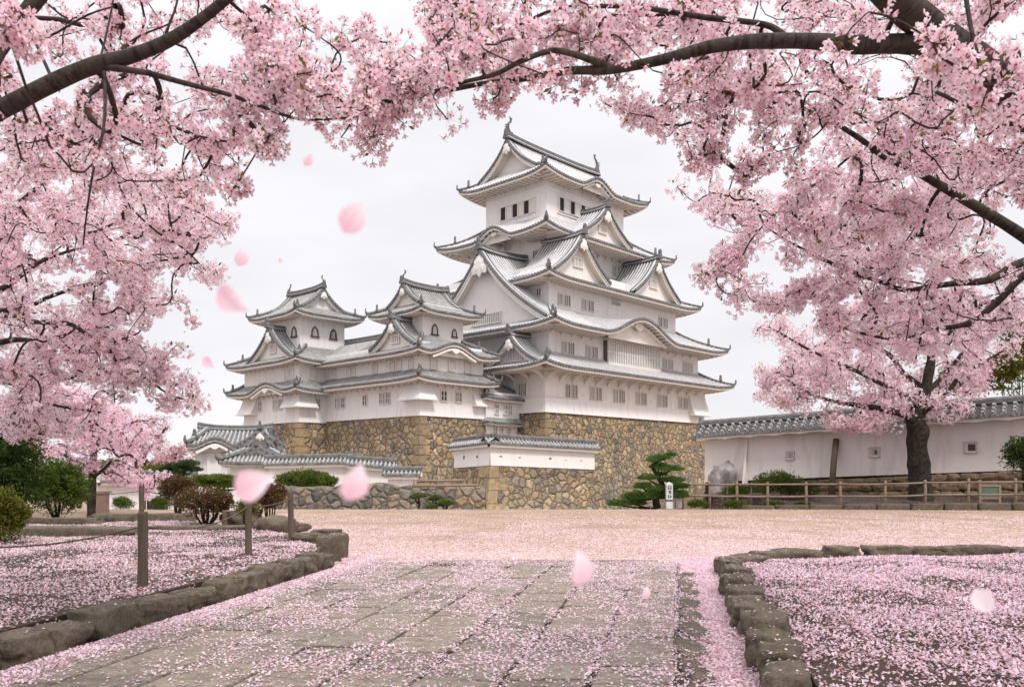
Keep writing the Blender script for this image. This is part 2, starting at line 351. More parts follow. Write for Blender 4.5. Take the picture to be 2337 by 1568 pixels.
def roof_skirt(mb, sk, st, sides='RLBF', wall=None, hips=True, raft=.62, th=.38):
    """tile surface, cover-tile ribs, eave ends, white fascia, underside, rafters"""
    for sd in sides:
        mp_, Ln, D, k0, k1 = sk.geom(sd); H = lambda a, d: sk.h(sd, a, d)
        na = max(12, int(Ln/.5)); ndp = 7
        rows = []
        for j in range(ndp+1):
            d = D*j/ndp; lo, hi = d*k0, Ln-d*k1
            rows.append([(*mp_(lo+(hi-lo)*i/na, d), H(lo+(hi-lo)*i/na, d)) for i in range(na+1)])
        mb.grid(rows, 0)
        # ribs
        nr = int(Ln/st['sp']); r = st['rr']
        for q in range(nr+1):
            a = (q+.5)*Ln/(nr+1); dm = D
            if a < D*k0: dm = min(dm, a/k0)
            if Ln-a < D*k1: dm = min(dm, (Ln-a)/k1)
            if dm < .15: continue
            ns = max(2, int(dm/.8)+1); prs = []
            for j in range(ns+1):
                d = -.08+(dm+.08)*j/ns; z = H(a, max(d, 0))
                c1, c2, c3, c4 = mp_(a-r, d), mp_(a-r*.45, d), mp_(a+r*.45, d), mp_(a+r, d)
                zl, zr_ = H(a-r, max(d,0)), H(a+r, max(d,0))
                prs.append([(*c1, zl-.02), (*c2, z+r*1.05), (*c3, z+r*1.05), (*c4, zr_-.02)])
            mb.grid(prs, 1)
            # round end tile
            c = mp_(a, -.10); z = H(a, 0)
            mb.face([(*mp_(a+r*1.45*math.cos(k*PI/3), -.12), z-.03+r*1.45*math.sin(k*PI/3)) for k in range(6)], 2)
            mb.grid([[(*mp_(a+r*1.45*math.cos(k*PI/3), dd), z-.03+r*1.45*math.sin(k*PI/3)) for k in range(6)] for dd in (-.12, .3)], 2, True)
        # eave end: dark tile strip, white fascia, underside
        st_ = [Ln*i/na for i in range(na+1)]
        mb.grid([[(*mp_(a, -.05), H(a, 0)+.02) for a in st_], [(*mp_(a, -.05), H(a, 0)-.17) for a in st_]], 2)
        mb.grid([[(*mp_(a, -.05), H(a, 0)-.17) for a in st_], [(*mp_(a, .03), H(a, 0)-.17) for a in st_]], 2)
        mb.grid([[(*mp_(max(.03, min(Ln-.03, a)), .03), H(a, 0)-.17) for a in st_], [(*mp_(max(.03, min(Ln-.03, a)), .03), H(a, 0)-th) for a in st_],
                 [(*mp_(a, .22), H(a, 0)-th) for a in st_], [(*mp_(a, .22), H(a, 0)-th+.14) for a in st_]], 3)
        ov = min(D, (wall or {}).get(sd, D))+.15
        usr = []
        for j in range(4):
            d = .22+(ov-.22)*j/3; lo, hi = d*k0, Ln-d*k1
            usr.append([(*mp_(lo+(hi-lo)*i/na, d), H(lo+(hi-lo)*i/na, 0 if j < 1 else min(d*.25, .6))-th+.14+.03*j) for i in range(na+1)])
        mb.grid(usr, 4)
        if raft:
            nn = int(Ln/raft)
            for q in range(nn):
                a = (q+.5)*Ln/nn
                if a < ov*k0*.35+.3 or Ln-a < ov*k1*.35+.3: continue
                de = min(ov, a/k0 if k0 > 0 else ov, (Ln-a)/k1 if k1 > 0 else ov)
                z = H(a, 0)-th
                p0, p1, p2, p3 = mp_(a-.12, .26), mp_(a+.12, .26), mp_(a+.12, de), mp_(a-.12, de)
                z1_ = z+.12; zb = z-.08
                for pts in ([(*p0, z1_), (*p1, z1_), (*p1, zb), (*p0, zb)], [(*p0, zb), (*p1, zb), (*p2, zb+.1), (*p3, zb+.1)],
                            [(*p0, z1_), (*p0, zb), (*p3, zb+.1), (*p3, z1_+.1)], [(*p1, z1_), (*p2, z1_+.1), (*p2, zb+.1), (*p1, zb)]): mb.face(pts, 4)
    if hips:
        s0, t0, s1, t1 = sk.o; I = sk.i
        for (c, ci, sd, fr) in (((s0, t0), (I[0], I[1]), 'R', 0), ((s1, t0), (I[2], I[1]), 'R', 1), ((s0, t1), (I[0], I[3]), 'B', 1), ((s1, t1), (I[2], I[3]), 'B', 0)):
            if sd not in sides: continue
            mp_, Ln, D, k0, k1 = sk.geom(sd); pts = []
            for j in range(9):
                d = D*j/8; a = d*k0 if fr == 0 else Ln-d*k1
                pts.append((*mp_(a, d), sk.h(sd, a, d)+.16))
            dx, dy = (c[0]-ci[0]), (c[1]-ci[1]); L_ = math.hypot(dx, dy)
            tip = (c[0]+dx/L_*.25, c[1]+dy/L_*.25, pts[0][2]+.14)
            mb.tube([tip]+pts, [.13]+[.19]*9, 6, 5)
            mb.tube([(p[0], p[1], p[2]+.17) for p in pts[2:]], .10, 5, 1)
            # upright end tile and a second knob up the hip
            fs_ = 1 if sk.o[2]-sk.o[0] > 15 else (.8 if sk.rise > .9 else .5)
            finial(mb, (tip[0], tip[1], tip[2]+.02), .5*fs_, math.atan2(dy, dx))
            q = pts[3]; finial(mb, (q[0], q[1], q[2]+.1), .85*fs_, math.atan2(dy, dx))
def finial(mb, p, hgt, ang, m=5):
    M = Matrix.Translation(p) @ Matrix.Rotation(ang, 4, 'Z')
    w_ = hgt*.34
    prof = [(-w_, 0), (-w_*.8, hgt*.3), (-w_*.45, hgt*.55), (-w_*.5, hgt*.72), (-w_*.15, hgt), (w_*.15, hgt), (w_*.5, hgt*.72), (w_*.45, hgt*.55), (w_*.8, hgt*.3), (w_, 0)]
    t_ = hgt*.13
    a = [M @ Vector((-t_, y, z)) for y, z in prof]; b = [M @ Vector((t_, y, z)) for y, z in prof]
    mb.face(a[::-1], m); mb.face(b, m)
    for i in range(len(prof)):
        j = (i+1) % len(prof); mb.face([a[i], a[j], b[j], b[i]], m)
def gable_z(x, H, cv=.32):
    x = min(1.0, abs(x)); u = 1-x
    return H*((1-cv)*u+cv*u*u*u) 
def gable_roof(axis, p0, p1, c, hw, zb, H, st, front=(1, 0), board=.42, over=.9, tymp=True, cv=.32, ridge=.24, sgn=1, lattice=None, ornament=True, ribs=True):
    """gabled roof whose ridge runs along axis 's' or 't' from p0 (front) to p1; returns mesh builder"""
    mb = MB()
    mp_ = (lambda a, x, z: (a, c+x, z)) if axis == 's' else (lambda a, x, z: (c+x, a, z))
    xs = [-1+2*i/20 for i in range(21)]
    dirn = 1 if p1 > p0 else -1; Ln = abs(p1-p0)
    A = lambda f: p0+dirn*f
    Z = lambda x: zb+gable_z(x, H, cv)
    mb.grid([[mp_(A(0), x*hw, Z(x)) for x in xs], [mp_(A(Ln), x*hw, Z(x)) for x in xs]], 0)
    if ribs:
        nr = max(2, int(Ln/st['sp'])); r = st['rr']
        for q in range(nr):
            f = (q+.5)*Ln/nr
            for sg in (-1, 1):
                pr = []
                for j in range(9):
                    x = sg*(j/8); z = Z(x)
                    pr.append([mp_(A(f-r), x*hw, z-.01), mp_(A(f-r*.45), x*hw, z+r*1.1), mp_(A(f+r*.45), x*hw, z+r*1.1), mp_(A(f+r), x*hw, z-.01)])
                mb.grid(pr, 1)
    for e in (0, 1):
        if not front[e]: continue
        s_ = 0 if e == 0 else Ln; d_ = 1 if e == 0 else -1
        a0 = A(s_)
        # verge tiles: row of dark caps along the edge, double raised roll
        for k, (of, rr_, mm) in enumerate(((.06, .16, 5), (.42, .13, 1), (.75, .12, 5))):
            for sg in (-1, 1):
                mb.tube([mp_(A(s_+d_*of), sg*x*hw, zb+gable_z(x, H, cv)+.10) for x in [j/10 for j in range(11)]], rr_, 6, mm)
        nt_ = int(1.25*hw/.42)
        for sg in (-1, 1):
            for q in range(nt_):
                x = (q+.5)/nt_; cx_, cz_ = sg*x*hw, Z(x)-.0
                mb.face([mp_(A(s_-d_*.14), cx_+.15*math.cos(k*PI/3), cz_+.15*math.sin(k*PI/3)) for k in range(6)], 2)
        # edge tile strip + bargeboard (white, two steps), soffit back to tympanum
        zt = [Z(x) for x in xs]
        def band(f, lo, hi_, mm):
            mb.grid([[mp_(A(s_+d_*f), x*hw, z-lo) for x, z in zip(xs, zt)], [mp_(A(s_+d_*f), x*hw*(1-.0), z-hi_) for x, z in zip(xs, zt)]], mm)
        def step(f0, f1, lo, mm):
            mb.grid([[mp_(A(s_+d_*f0), x*hw, z-lo) for x, z in zip(xs, zt)], [mp_(A(s_+d_*f1), x*hw, z-lo) for x, z in zip(xs, zt)]], mm)
        band(-.05, -.03, .12, 2); step(-.05, .08, .12, 2); band(.08, .12, .12+board*.55, 3); step(.08, .18, .12+board*.55, 3)
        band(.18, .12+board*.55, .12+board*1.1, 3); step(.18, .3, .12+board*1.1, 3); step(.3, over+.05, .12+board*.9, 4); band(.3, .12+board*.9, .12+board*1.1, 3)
        if tymp:
            tz = [max(zb-.3, z-.15) for z in zt]
            mb.grid([[mp_(A(s_+d_*over), x*hw, z) for x, z in zip(xs, tz)], [mp_(A(s_+d_*over), x*hw, zb-.35) for x in xs]], 3)
        if ornament:
            g = hw*.068+.10; zc = Z(0)-board*1.1-g*1.5; f_ = A(s_-d_*.06)
            ang = [(0, -1.5), (.5, -.9), (1.3, -1.0), (1.5, -.2), (1.0, .4), (1.1, .9), (.5, 1.5), (0, 1.7), (-.5, 1.5), (-1.1, .9), (-1.0, .4), (-1.5, -.2), (-1.3, -1.0), (-.5, -.9)]
            fr = [mp_(f_, x*g, zc+z*g) for x, z in ang]; bk = [mp_(A(s_+d_*.12), x*g, zc+z*g) for x, z in ang]
            mb.face(fr, 3); 
            for i in range(len(ang)): j = (i+1) % len(ang); mb.face([fr[i], fr[j], bk[j], bk[i]], 3)
            bl = [mp_(A(s_-d_*.16), x*g*.45, zc+z*g*.45+.1*g) for x, z in ang]; mb.face(bl, 3)
            for i in range(len(ang)): j = (i+1) % len(ang); mb.face([bl[i], bl[j], fr[j], fr[i]], 3)
        if lattice:
            lw, lz0, lz1, nb = lattice; f0 = s_+d_*(over-.04)
            mb.face([mp_(A(f0), -lw, lz0), mp_(A(f0), lw, lz0), mp_(A(f0), lw, lz1), mp_(A(f0), -lw, lz1)], 6)
            fb = s_+d_*(over-.16)
            for q in range(nb+1):
                x = -lw+2*lw*q/nb
                a_, b_ = mp_(A(f0), x-.06, lz0), mp_(A(fb), x+.06, lz1)
                mb.box(tuple(min(u_, v_) for u_, v_ in zip(a_, b_)), tuple(max(u_, v_) for u_, v_ in zip(a_, b_)), 3)
            for zz in (lz0-.1, lz1):
                a_, b_ = mp_(A(f0), -lw-.12, zz), mp_(A(fb-d_*.02), lw+.12, zz+.1)
                mb.box(tuple(min(u_, v_) for u_, v_ in zip(a_, b_)), tuple(max(u_, v_) for u_, v_ in zip(a_, b_)), 3)
    # ridge
    z = zb+H
    rp = lambda f, x, dz: mp_(A(f), x, z+dz)
    f0, f1 = (-.12 if front[0] else 0), (Ln+.12 if front[1] else Ln)
    k = ridge
    nseg = 8
    cl = [(-k, -.05), (-k, k*.9), (-k*.7, k*.9), (-k*.7, k*1.7), (-k*.3, k*2.1), (k*.3, k*2.1), (k*.7, k*1.7), (k*.7, k*.9), (k, k*.9), (k, -.05)]
    rows = []
    for i in range(nseg+1):
        f = f0+(f1-f0)*i/nseg; cu = (abs(2*i/nseg-1))**3*.25*(1 if Ln > 4 else .3)
        rows.append([rp(f, x, dz+cu) for x, dz in cl])
    mb.grid(rows, 5); mb.face(rows[0], 5); mb.face(rows[-1][::-1], 5)
    mb.grid([[rp(f0+(f1-f0)*i/nseg, sg*(k+.02), k*.35+(abs(2*i/nseg-1))**3*.2*(1 if Ln > 4 else .3)+q) for i in range(nseg+1)] for sg, q in ((1, 0), (1, .09))], 1)
    mb.grid([[rp(f0+(f1-f0)*i/nseg, sg*(k+.02), k*.35+(abs(2*i/nseg-1))**3*.2*(1 if Ln > 4 else .3)+q) for i in range(nseg+1)] for sg, q in ((-1, 0), (-1, .09))], 1)
    for e, f in ((0, f0), (1, f1)):
        if front[e]:
            p = rp(f, 0, k*.4); finial(mb, p, min(1.25, .35+hw*.16), 0 if axis == 's' else PI/2)
            # end tile disc
            p2 = rp(f, 0, -.2)
    return mb
def gmats(st): return rmats(st)+[SHADE]
def wall_box(mb, s0, t0, s1, t1, z0, z1, m=0):
    mb.box((s0, t0, z0), (s1, t1, z1), m)
def win(root, side, plane, a0, a1, z0, z1, style='pair', label=None):
    """lattice window(s) on a wall: 'pair' splits in two. side R: plane is t; side L: plane is s"""
    mp_ = (lambda a, o_, z: (a, plane-o_, z)) if side == 'R' else (lambda a, o_, z: (plane-o_, a, z))
    def bx(mb, a, b, m): 
        mb.box(tuple(min(p, q) for p, q in zip(a, b)), tuple(max(p, q) for p, q in zip(a, b)), m)
    lo, hi = min(a0, a1), max(a0, a1); W_ = hi-lo
    segs = [(lo, lo+W_*.34), (hi-W_*.44, hi)] if style == 'pair' else [(lo, hi)]
    for i, (x0, x1) in enumerate(segs):
        f = MB(); dk = style in ('dark', 'open')
        f.face([mp_(x0, .012, z0), mp_(x1, .012, z0), mp_(x1, .012, z1), mp_(x0, .012, z1)], 1)
        fw = .07
        bx(f, mp_(x0-fw, .003, z0), mp_(x0, .13, z1), 0); bx(f, mp_(x1, .003, z0), mp_(x1+fw, .13, z1), 0)
        bx(f, mp_(x0-fw, .003, z1), mp_(x1+fw, .15, z1+fw), 0); bx(f, mp_(x0-fw-.04, .003, z0-fw), mp_(x1+fw+.04, .17, z0), 0)
        wo = f.build('window', [LATT, DARKW if dk else SHADE], root)
        if label: wo['label'] = label
        b = MB(); nb = max(2, int(round((x1-x0)/.26)))
        if style == 'shut':
            bx(b, mp_(x0+.02, .02, z0+.02), mp_(x1-.02, .06, z1-.02), 0)
            for q in range(1, nb): 
                x = x0+(x1-x0)*q/nb; bx(b, mp_(x-.03, .061, z0+.02), mp_(x+.03, .10, z1-.02), 0)
            b.build('shutter', LATT, wo)
        elif style == 'open':
            for q in range(1, 4):
                x = x0+(x1-x0)*q/4; bx(b, mp_(x-.022, .03, z0), mp_(x+.022, .07, z1), 0)
            for q in range(1, 6):
                z = z0+(z1-z0)*q/6; bx(b, mp_(x0, .032, z-.018), mp_(x1, .066, z+.018), 0)
            b.build('lattice', simple_iron, wo)
        else:
            for q in range(1, nb):
                x = x0+(x1-x0)*q/nb; bx(b, mp_(x-.05, .02, z0), mp_(x+.05, .11, z1), 0)
            if style == 'dark': bx(b, mp_(x0, .03, (z0+z1)/2-.03), mp_(x1, .09, (z0+z1)/2+.03), 0)
            b.build('lattice', LATT, wo)
simple_iron = simple('iron_lattice', (.05,.045,.04), (.09,.08,.07), 5)
def stone_base(root, s0, t0, s1, t1, ztop, zbot, flare, m=STONE, quoin=('RL',), name='stone_base', pw=1.6, qs=.9):
    H = ztop-zbot; fl = lambda z: flare*((ztop-z)/H)**pw
    mb = MB(); rows = []; n = 12
    for i in range(n+1):
        z = ztop-H*i/n; f = fl(z); rows.append([(s0-f, t0-f, z), (s1+f, t0-f, z), (s1+f, t1+f, z), (s0-f, t1+f, z)])
    mb.grid(rows, 0, True); mb.face(rows[0][::-1], 0)
    o = mb.build(name, m, root)
    # interlocking corner stones, long side alternating
    rr_ = random.Random(int(s1*10))
    for (cs, ct, ds, dt) in ((s0, t0, 1, 1), (s1, t0, -1, 1), (s0, t1, 1, -1)):
        q = MB(); z = ztop; k = 0
        while z > zbot:
            hgt = qs*rr_.uniform(.75, 1.15); z2 = max(zbot, z-hgt); la, lb = (1.35, .75) if k % 2 else (.75, 1.3)
            la *= rr_.uniform(.85, 1.15); lb *= rr_.uniform(.85, 1.15); e = .05+rr_.uniform(0, .04)
            pts = []
            for zz in (z-.03, z2+.03):
                f = fl(zz)+e; bx_, by_ = cs-ds*f, ct-dt*f
                pts += [(bx_, by_, zz), (bx_+ds*la, by_, zz), (bx_+ds*la, by_+dt*.5, zz), (bx_+ds*.5, by_+dt*.5, zz), (bx_+ds*.5, by_+dt*lb, zz), (bx_, by_+dt*lb, zz)]
            nb_ = len(q.v); q.v.extend(pts)
            for i in range(6): j = (i+1) % 6; q.f.append((nb_+i, nb_+j, nb_+6+j, nb_+6+i)); q.m.append(0)
            q.f.append((nb_, nb_+1, nb_+2, nb_+3, nb_+4, nb_+5)); q.m.append(0); q.f.append((nb_+6, nb_+11, nb_+10, nb_+9, nb_+8, nb_+7)); q.m.append(0)
            z = z2; k += 1
        q.build('corner_stones', QUOIN, o)
    return o
def chute(root, side, plane, a0, a1, z0, z1, dep=.85, wrap=None):
    """flared stone-dropping bay; wrap=(other plane, b1) carries it round the front corner"""
    mb = MB(); n = 8
    prof = [(0.02+dep*(1-(z-z0)/(z1-z0))**1.6*1.0, z) for z in [z0+(z1-z0)*i/n for i in range(n+1)]]
    if wrap is None:
        mp_ = (lambda a, o_, z: (a, plane-o_, z)) if side == 'R' else (lambda a, o_, z: (plane-o_, a, z))
        tp = .12
        rows = [[mp_(a0-0, 0, z), mp_(a0, p, z), mp_(a1, p, z), mp_(a1, 0, z)] for p, z in prof]
        mb.grid(rows, 0); mb.face([mp_(a0, 0, z0), mp_(a1, 0, z0), mp_(a1, dep, z0), mp_(a0, dep, z0)], 0)
        b0, b1 = mp_(a0-.08, 0, z0-.14), mp_(a1+.08, dep+.08, z0-.002); mb.box(tuple(map(min, zip(b0, b1))), tuple(map(max, zip(b0, b1))), 0)
    else:
        s_c, t_c = wrap['c']; ls, lt = wrap['ls'], wrap['lt']
        rows = [[(s_c+ls, t_c, z), (s_c+ls, t_c-p, z), (s_c-p, t_c-p, z), (s_c-p, t_c+lt, z), (s_c, t_c+lt, z)] for p, z in prof]
        mb.grid(rows, 0)
        d = dep+.08; mb.box((s_c-d, t_c-d, z0-.14), (s_c+ls+.08, t_c+.0, z0-.002), 0); mb.box((s_c-d, t_c+.001, z0-.141), (s_c, t_c+lt+.08, z0-.003), 0)
    return mb.build('stone_drop_chute', PLASTER, root)
def bracket_mesh(w_, dep, hgt):
    mb = MB(); n = 6; pr = []
    for i in range(n+1):
        th = PI/2*i/n; pr.append((dep*(1-math.cos(th)), -hgt*(1-math.sin(th))))
    # curved arm between wall (y=0) and eave
    lo = [(x, z-.0) for x, z in pr]; hi = [(x+.0, min(0, z+.22+.0*x)) for x, z in pr]; 
    A_ = lo+[(dep, .0), (max(0, .0), 0.0)]
    th_ = .16
    pts = lo+[(dep, .12), (dep-.25, .12)]+[(x*.72, z*.72+.1) for x, z in reversed(pr)]
    L_ = [(-w_/2, -x, z) for x, z in pts]; R_ = [(w_/2, -x, z) for x, z in pts]
    m = len(pts)
    for i in range(m): j = (i+1) % m; mb.face([L_[i], L_[j], R_[j], R_[i]], 0)
    for i in range(n): # sides as quads
        a, b = i, i+1; c, d = m-1-i-1, m-1-i
        mb.face([L_[a], L_[b], L_[c], L_[d]], 0); mb.face([R_[a], R_[d], R_[c], R_[b]], 0)
    return mb
def brackets(root, side, plane, positions, z, dep=1.9, hgt=1.2, w_=.16):
    o0 = bracket_mesh(w_, dep, hgt).build('eave_bracket', TRIM, root)
    for i, a in enumerate(positions):
        o = o0 if i == 0 else o0.copy()
        if i: COL.objects.link(o); o.parent = root
        if side == 'R': o.location = (a, plane, z)
        else: o.location = (plane, a, z); o.rotation_euler = (0, 0, -PI/2)
def fish(p, hgt, face, parent, name='fish_ornament'):
    """roof-ridge fish: head low at the ridge end, body arching up to a split tail"""
    mb = MB(); n = 12
    pts = []; rad = []
    for i in range(n+1):
        f = i/n; x = face*(.26*hgt*math.sin(f*PI*1.1)*(1 if f < .5 else .9)-.05*hgt); z = f*hgt*.86
        x = face*hgt*(.20*math.sin(f*2.6)-.28*f*f*.9+.05)
        pts.append((p[0]+x, p[1], p[2]+z)); rad.append(hgt*(.17-.125*f) if f > .08 else hgt*.13)
    mb.tube(pts, rad, 8, 0)
    tx, ty, tz = pts[-1]
    for a, l in ((.5, .30), (-.35, .34), (.05, .26)):
        q = Vector((tx-face*math.sin(a)*hgt*l*1.0, ty, tz+math.cos(a)*hgt*l))
        mb.tube([(tx, ty, tz-.1*hgt), ((tx+q.x)/2, ty, (tz+q.z)/2), q], [hgt*.05, hgt*.045, .01], 5, 0)
    for f in (3, 5, 7):
        x, y, z = pts[f]
        for sg in (-1, 1): mb.tube([(x, y, z), (x+face*.1*hgt, y+sg*hgt*.2, z+.1*hgt)], [hgt*.06, .01], 4, 0)
        mb.tube([(x, y, z), (x+face*hgt*.24, y, z+.06*hgt)], [hgt*.05, .01], 4, 0)
    mb.box((p[0]-.16*hgt, p[1]-.15*hgt, p[2]-.2*hgt), (p[0]+.16*hgt, p[1]+.15*hgt, p[2]+.12*hgt), 0)
    return mb.build(name, ORN, parent, smooth=False)
def roof_part(root, sk, st, name='roof', **k):
    mb = MB(); roof_skirt(mb, sk, st, **k); return mb.build(name, rmats(st), root)

# ================================================================== MAIN KEEP
keep = empty('castle_keep', (3.404, 85, 0), THB, 'tallest white five-roofed castle tower on the high tan stone base, centre right', 'castle tower')
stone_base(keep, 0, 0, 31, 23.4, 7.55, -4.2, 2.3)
T1 = (0, 0, 31, 23.4); T2 = (.95, -.25+.6, 30.2, 22.8); T3 = (3.1, 2.23, 27.9, 20.9); T4 = (6.9, 5.83, 24.15, 18.3); T5 = (8.03, 6.86, 23.0, 16.7)
def tier(root, T, z0, z1, flare=None, mat_=PLASTER):
    mb = MB(); wall_box(mb, *T, z0, z1)
    if flare:   # plaster flare at the foot of the wall
        h_, f = flare; n = 5; rows = []
        for i in range(n+1):
            q = i/n; e = .004+f*(1-q)**2; z = z0+h_*q
            rows.append([(T[0]-e, T[1]-e, z), (T[2]+e, T[1]-e, z), (T[2]+e, T[3]+e, z), (T[0]-e, T[3]+e, z)])
        mb.grid(rows, 0, True)
    return mb.build('wall', mat_, root)
w1 = tier(keep, T1, 7.4, 13.0, (1.6, .22)); w2 = tier(keep, T2, 12.6, 17.7); w3 = tier(keep, T3, 17.4, 23.6); w4 = tier(keep, T4, 24, 29.6); w5 = tier(keep, T5, 30, 36.3)
# horizontal plaster line on the ground storey
mb = MB(); mb.box((-.12, -.12, 9.02), (3.1, -.001, 9.14), 0); mb.box((-.12, 0, 9.021), (-.001, 4.2, 9.141), 0); mb.build('string_course', TRIM, keep)
mb = MB(); zz = 35.0
mb.box((T5[0]-.06, T5[1]-.06, 34.15), (T5[2]+.06, T5[1]-.001, 34.27), 0); mb.box((T5[0]-.06, T5[1], 34.151), (T5[0]-.001, T5[3]+.06, 34.271), 0)
for i in range(1, 9): x = T5[0]+i*(T5[2]-T5[0])/9; mb.box((x-.05, T5[1]-.05, 34.28), (x+.05, T5[1]-.002, 36.2), 0)
for i in range(1, 6): x = T5[1]+i*(T5[3]-T5[1])/6; mb.box((T5[0]-.05, x-.05, 34.281), (T5[0]-.002, x+.05, 36.2), 0)
for zs, zt_ in ((31.45, 0),): mb.box((9.9, T5[1]-.12, zs-.1), (17.6, T5[1]-.001, zs), 0); mb.box((T5[0]-.12, 9.3, zs-.2), (T5[0]-.001, 14.3, zs-.1), 0)
mb.build('string_course', TRIM, keep)
def cc(o, s): return o
# roof 1
S1 = Skirt((-3.0, -2.7, 34.0, 26.1), (T2[0]-.02, T2[1]-.02, T2[2]+.02, T2[3]+.02), 11.9, 1.75, .55)
r1 = roof_part(keep, S1, KEEPS, wall=dict(R=2.75, L=3.05, B=2.7, F=3.0))
g = gable_roof('s', -2.3, .9, 3.0, 4.5, 12.1, 3.2, KEEPS, cv=.42, board=.38, lattice=(1.1, 12.75, 13.9, 9)); g.build('gable', gmats(KEEPS), r1)
# roof 2 with the undulating gable over the lattice bay
S2 = Skirt((-1.55, -2.65, 32.6, 25.2), (T3[0]-.02, T3[1]-.02, T3[2]+.02, T3[3]+.02), 16.25, 2.6, .6, {'R': [(15.6, 7.4, 2.15)]})
r2 = roof_part(keep, S2, KEEPS, wall=dict(R=3.05, L=2.5, B=2.4, F=2.4))
g = gable_roof('s', -.75, T4[0], 8.9, 9.6, 17.05, 8.3, KEEPS, cv=.30, board=.62, over=1.1, ridge=.32, lattice=(2.2, 17.5, 18.5, 15)); g.build('gable', gmats(KEEPS), r2)
# recessed tympanum under the undulating gable
def kara_face(root, side, sk, plane, ac, hw, A, zlow, m=TRIM):
    mb = MB(); xs = [-1+2*i/24 for i in range(25)]
    mp_, Ln, D, k0, k1 = sk.geom(side)
    top = []; bot = []
    for x in xs:
        a = ac+x*hw*.97; q = mp_(a, plane); z = sk.h(side, a, 0)-.34
        top.append((*q, max(z, zlow+.01))); bot.append((*q, zlow))
    mb.grid([top, bot], 0)
    # hanging ornament and inner arched board
    rows = [[], [], []]
    for x in xs:
        a = ac+x*hw*.8; z = sk.h(side, a, 0)-.5
        rows[0].append((*mp_(a, plane-.45), z)); rows[1].append((*mp_(a, plane-.45), z-.22)); rows[2].append((*mp_(a, plane), z-.22))
    mb.grid(rows, 0)
    z = sk.h(side, ac, 0)-.72; pts = [(0, -1), (.9, -.6), (1.6, -.1), (1.0, .5), (0, .5), (-1.0, .5), (-1.6, -.1), (-.9, -.6)]
    g_ = .1+hw*.065; fr = [(*mp_(ac+x*g_, plane-.6), z+y*g_) for x, y in pts]; bk = [(*mp_(ac+x*g_, plane-.4), z+y*g_) for x, y in pts]
    mb.face(fr, 0)
    for i in range(8): j = (i+1) % 8; mb.face([fr[i], fr[j], bk[j], bk[i]], 0)
    return mb.build('gable', m, root)
kara_face(r2, 'R', S2, 1.35, 15.6, 7.2, 2.15, 15.9)
# crest roll on the hump
def kara_roll(root, side, sk, ac, n=6):
    mb = MB(); mp_, Ln, D, k0, k1 = sk.geom(side)
    pts = [(*mp_(ac, D*.97*i/n-.05), sk.h(side, ac, max(0, D*.97*i/n))+.14) for i in range(n+1)]
    mb.tube(pts, .17, 6, 0); q = pts[0]; finial(mb, (q[0], q[1], q[2]+.1), 1.0, PI/2 if side == 'R' else 0, 0)
    return mb.build('ridge_ornament', ORN, root)
# roof 3, twin gables
S3 = Skirt((.65, .0, 30.35, 20.9), (T4[0]-.02, T4[1]-.02, T4[2]+.02, T4[3]+.02), 21.75, 3.3, .6)
r3 = roof_part(keep, S3, KEEPS, wall=dict(R=2.25, L=2.5, B=.1, F=2.5))
for cs in (6.75, 21.3):
    g = gable_roof('t', .35, T4[1]+.6, cs, 4.9, 22.35, 4.55, KEEPS, cv=.30, board=.42, lattice=(.75, 23.6, 24.5, 6)); g.build('gable', gmats(KEEPS), r3)
# roof 4
S4 = Skirt((3.0, 2.5, 28.05, 20.2), (T5[0]-.02, T5[1]-.02, T5[2]+.02, T5[3]+.02), 27.75, 2.9, .65, {'L': [(20.2-10.75, 3.4, 1.3)]})
r4 = roof_part(keep, S4, KEEPS, wall=dict(R=3.3, L=3.9, B=1.9, F=3.9))
kara_face(r4, 'L', S4, .9, 20.2-10.75, 3.2, 1.3, 27.45)
g = gable_roof('t', 2.75, T5[1]+.1, 14.3, 4.9, 28.3, 3.75, KEEPS, cv=.30, board=.40, lattice=(.7, 29.3, 30.0, 6)); g.build('gable', gmats(KEEPS), r4)
# roof 5: hipped skirt below, gabled top above
I5 = (7.3, 7.4, 23.6, 16.2)
S5 = Skirt((5.5, 4.75, 25.5, 18.85), I5, 34.95, 1.5, .75, {'R': [(15.3-5.5, 3.6, 1.25)]}, p=(.8, .2))
r5 = roof_part(keep, S5, KEEPS, wall=dict(R=2.15, L=2.55, B=2.15, F=2.5))
kara_face(r5, 'R', S5, .8, 15.3-5.5, 3.4, 1.25, 34.7)
g = gable_roof('s', 6.55, 24.0, 11.8, 4.75, 36.15, 4.1, KEEPS, front=(1, 1), cv=.34, board=.42, over=1.3, ridge=.38); g.build('gable', gmats(KEEPS), r5)
mb = MB(); mb.box((8.2, 7.8, 35.5), (22.6, 15.8, 36.3)); mb.build('wall', PLASTER, keep)
fish((7.1, 11.8, 41.05), 1.9, -1, r5); fish((23.6, 11.8, 41.05), 1.9, 1, r5)
# windows of the keep
for a0, a1 in ((3.21, 5.07), (7.34, 9.28), (11.6, 13.6), (15.95, 17.95), (20.35, 22.4), (24.95, 27.0)): win(keep, 'R', T1[1], a0, a1, 9.1, 10.45)
for a0, a1 in ((2.99, 4.95), (7.05, 9.05), (22.1, 24.2), (26.6, 28.7)): win(keep, 'R', T2[1], a0, a1, 13.75, 14.95)
for a0, a1 in ((4.56, 6.6), (8.7, 10.75), (24.0, 25.9)): win(keep, 'R', T3[1], a0, a1, 19.35, 20.5)
win(keep, 'R', T3[1], 14.3, 15.8, 20.75, 21.15)
win(keep, 'R', T4[1], 19.25, 21.25, 25.6, 26.7)
for a0, a1 in ((10.6, 9.0), (14.0, 13.1), (12.4, 11.5)): win(keep, 'L', T4[0], a0, a1, 25.0 if a0 < 11 else 27.3, 26.1 if a0 < 11 else 28.3)
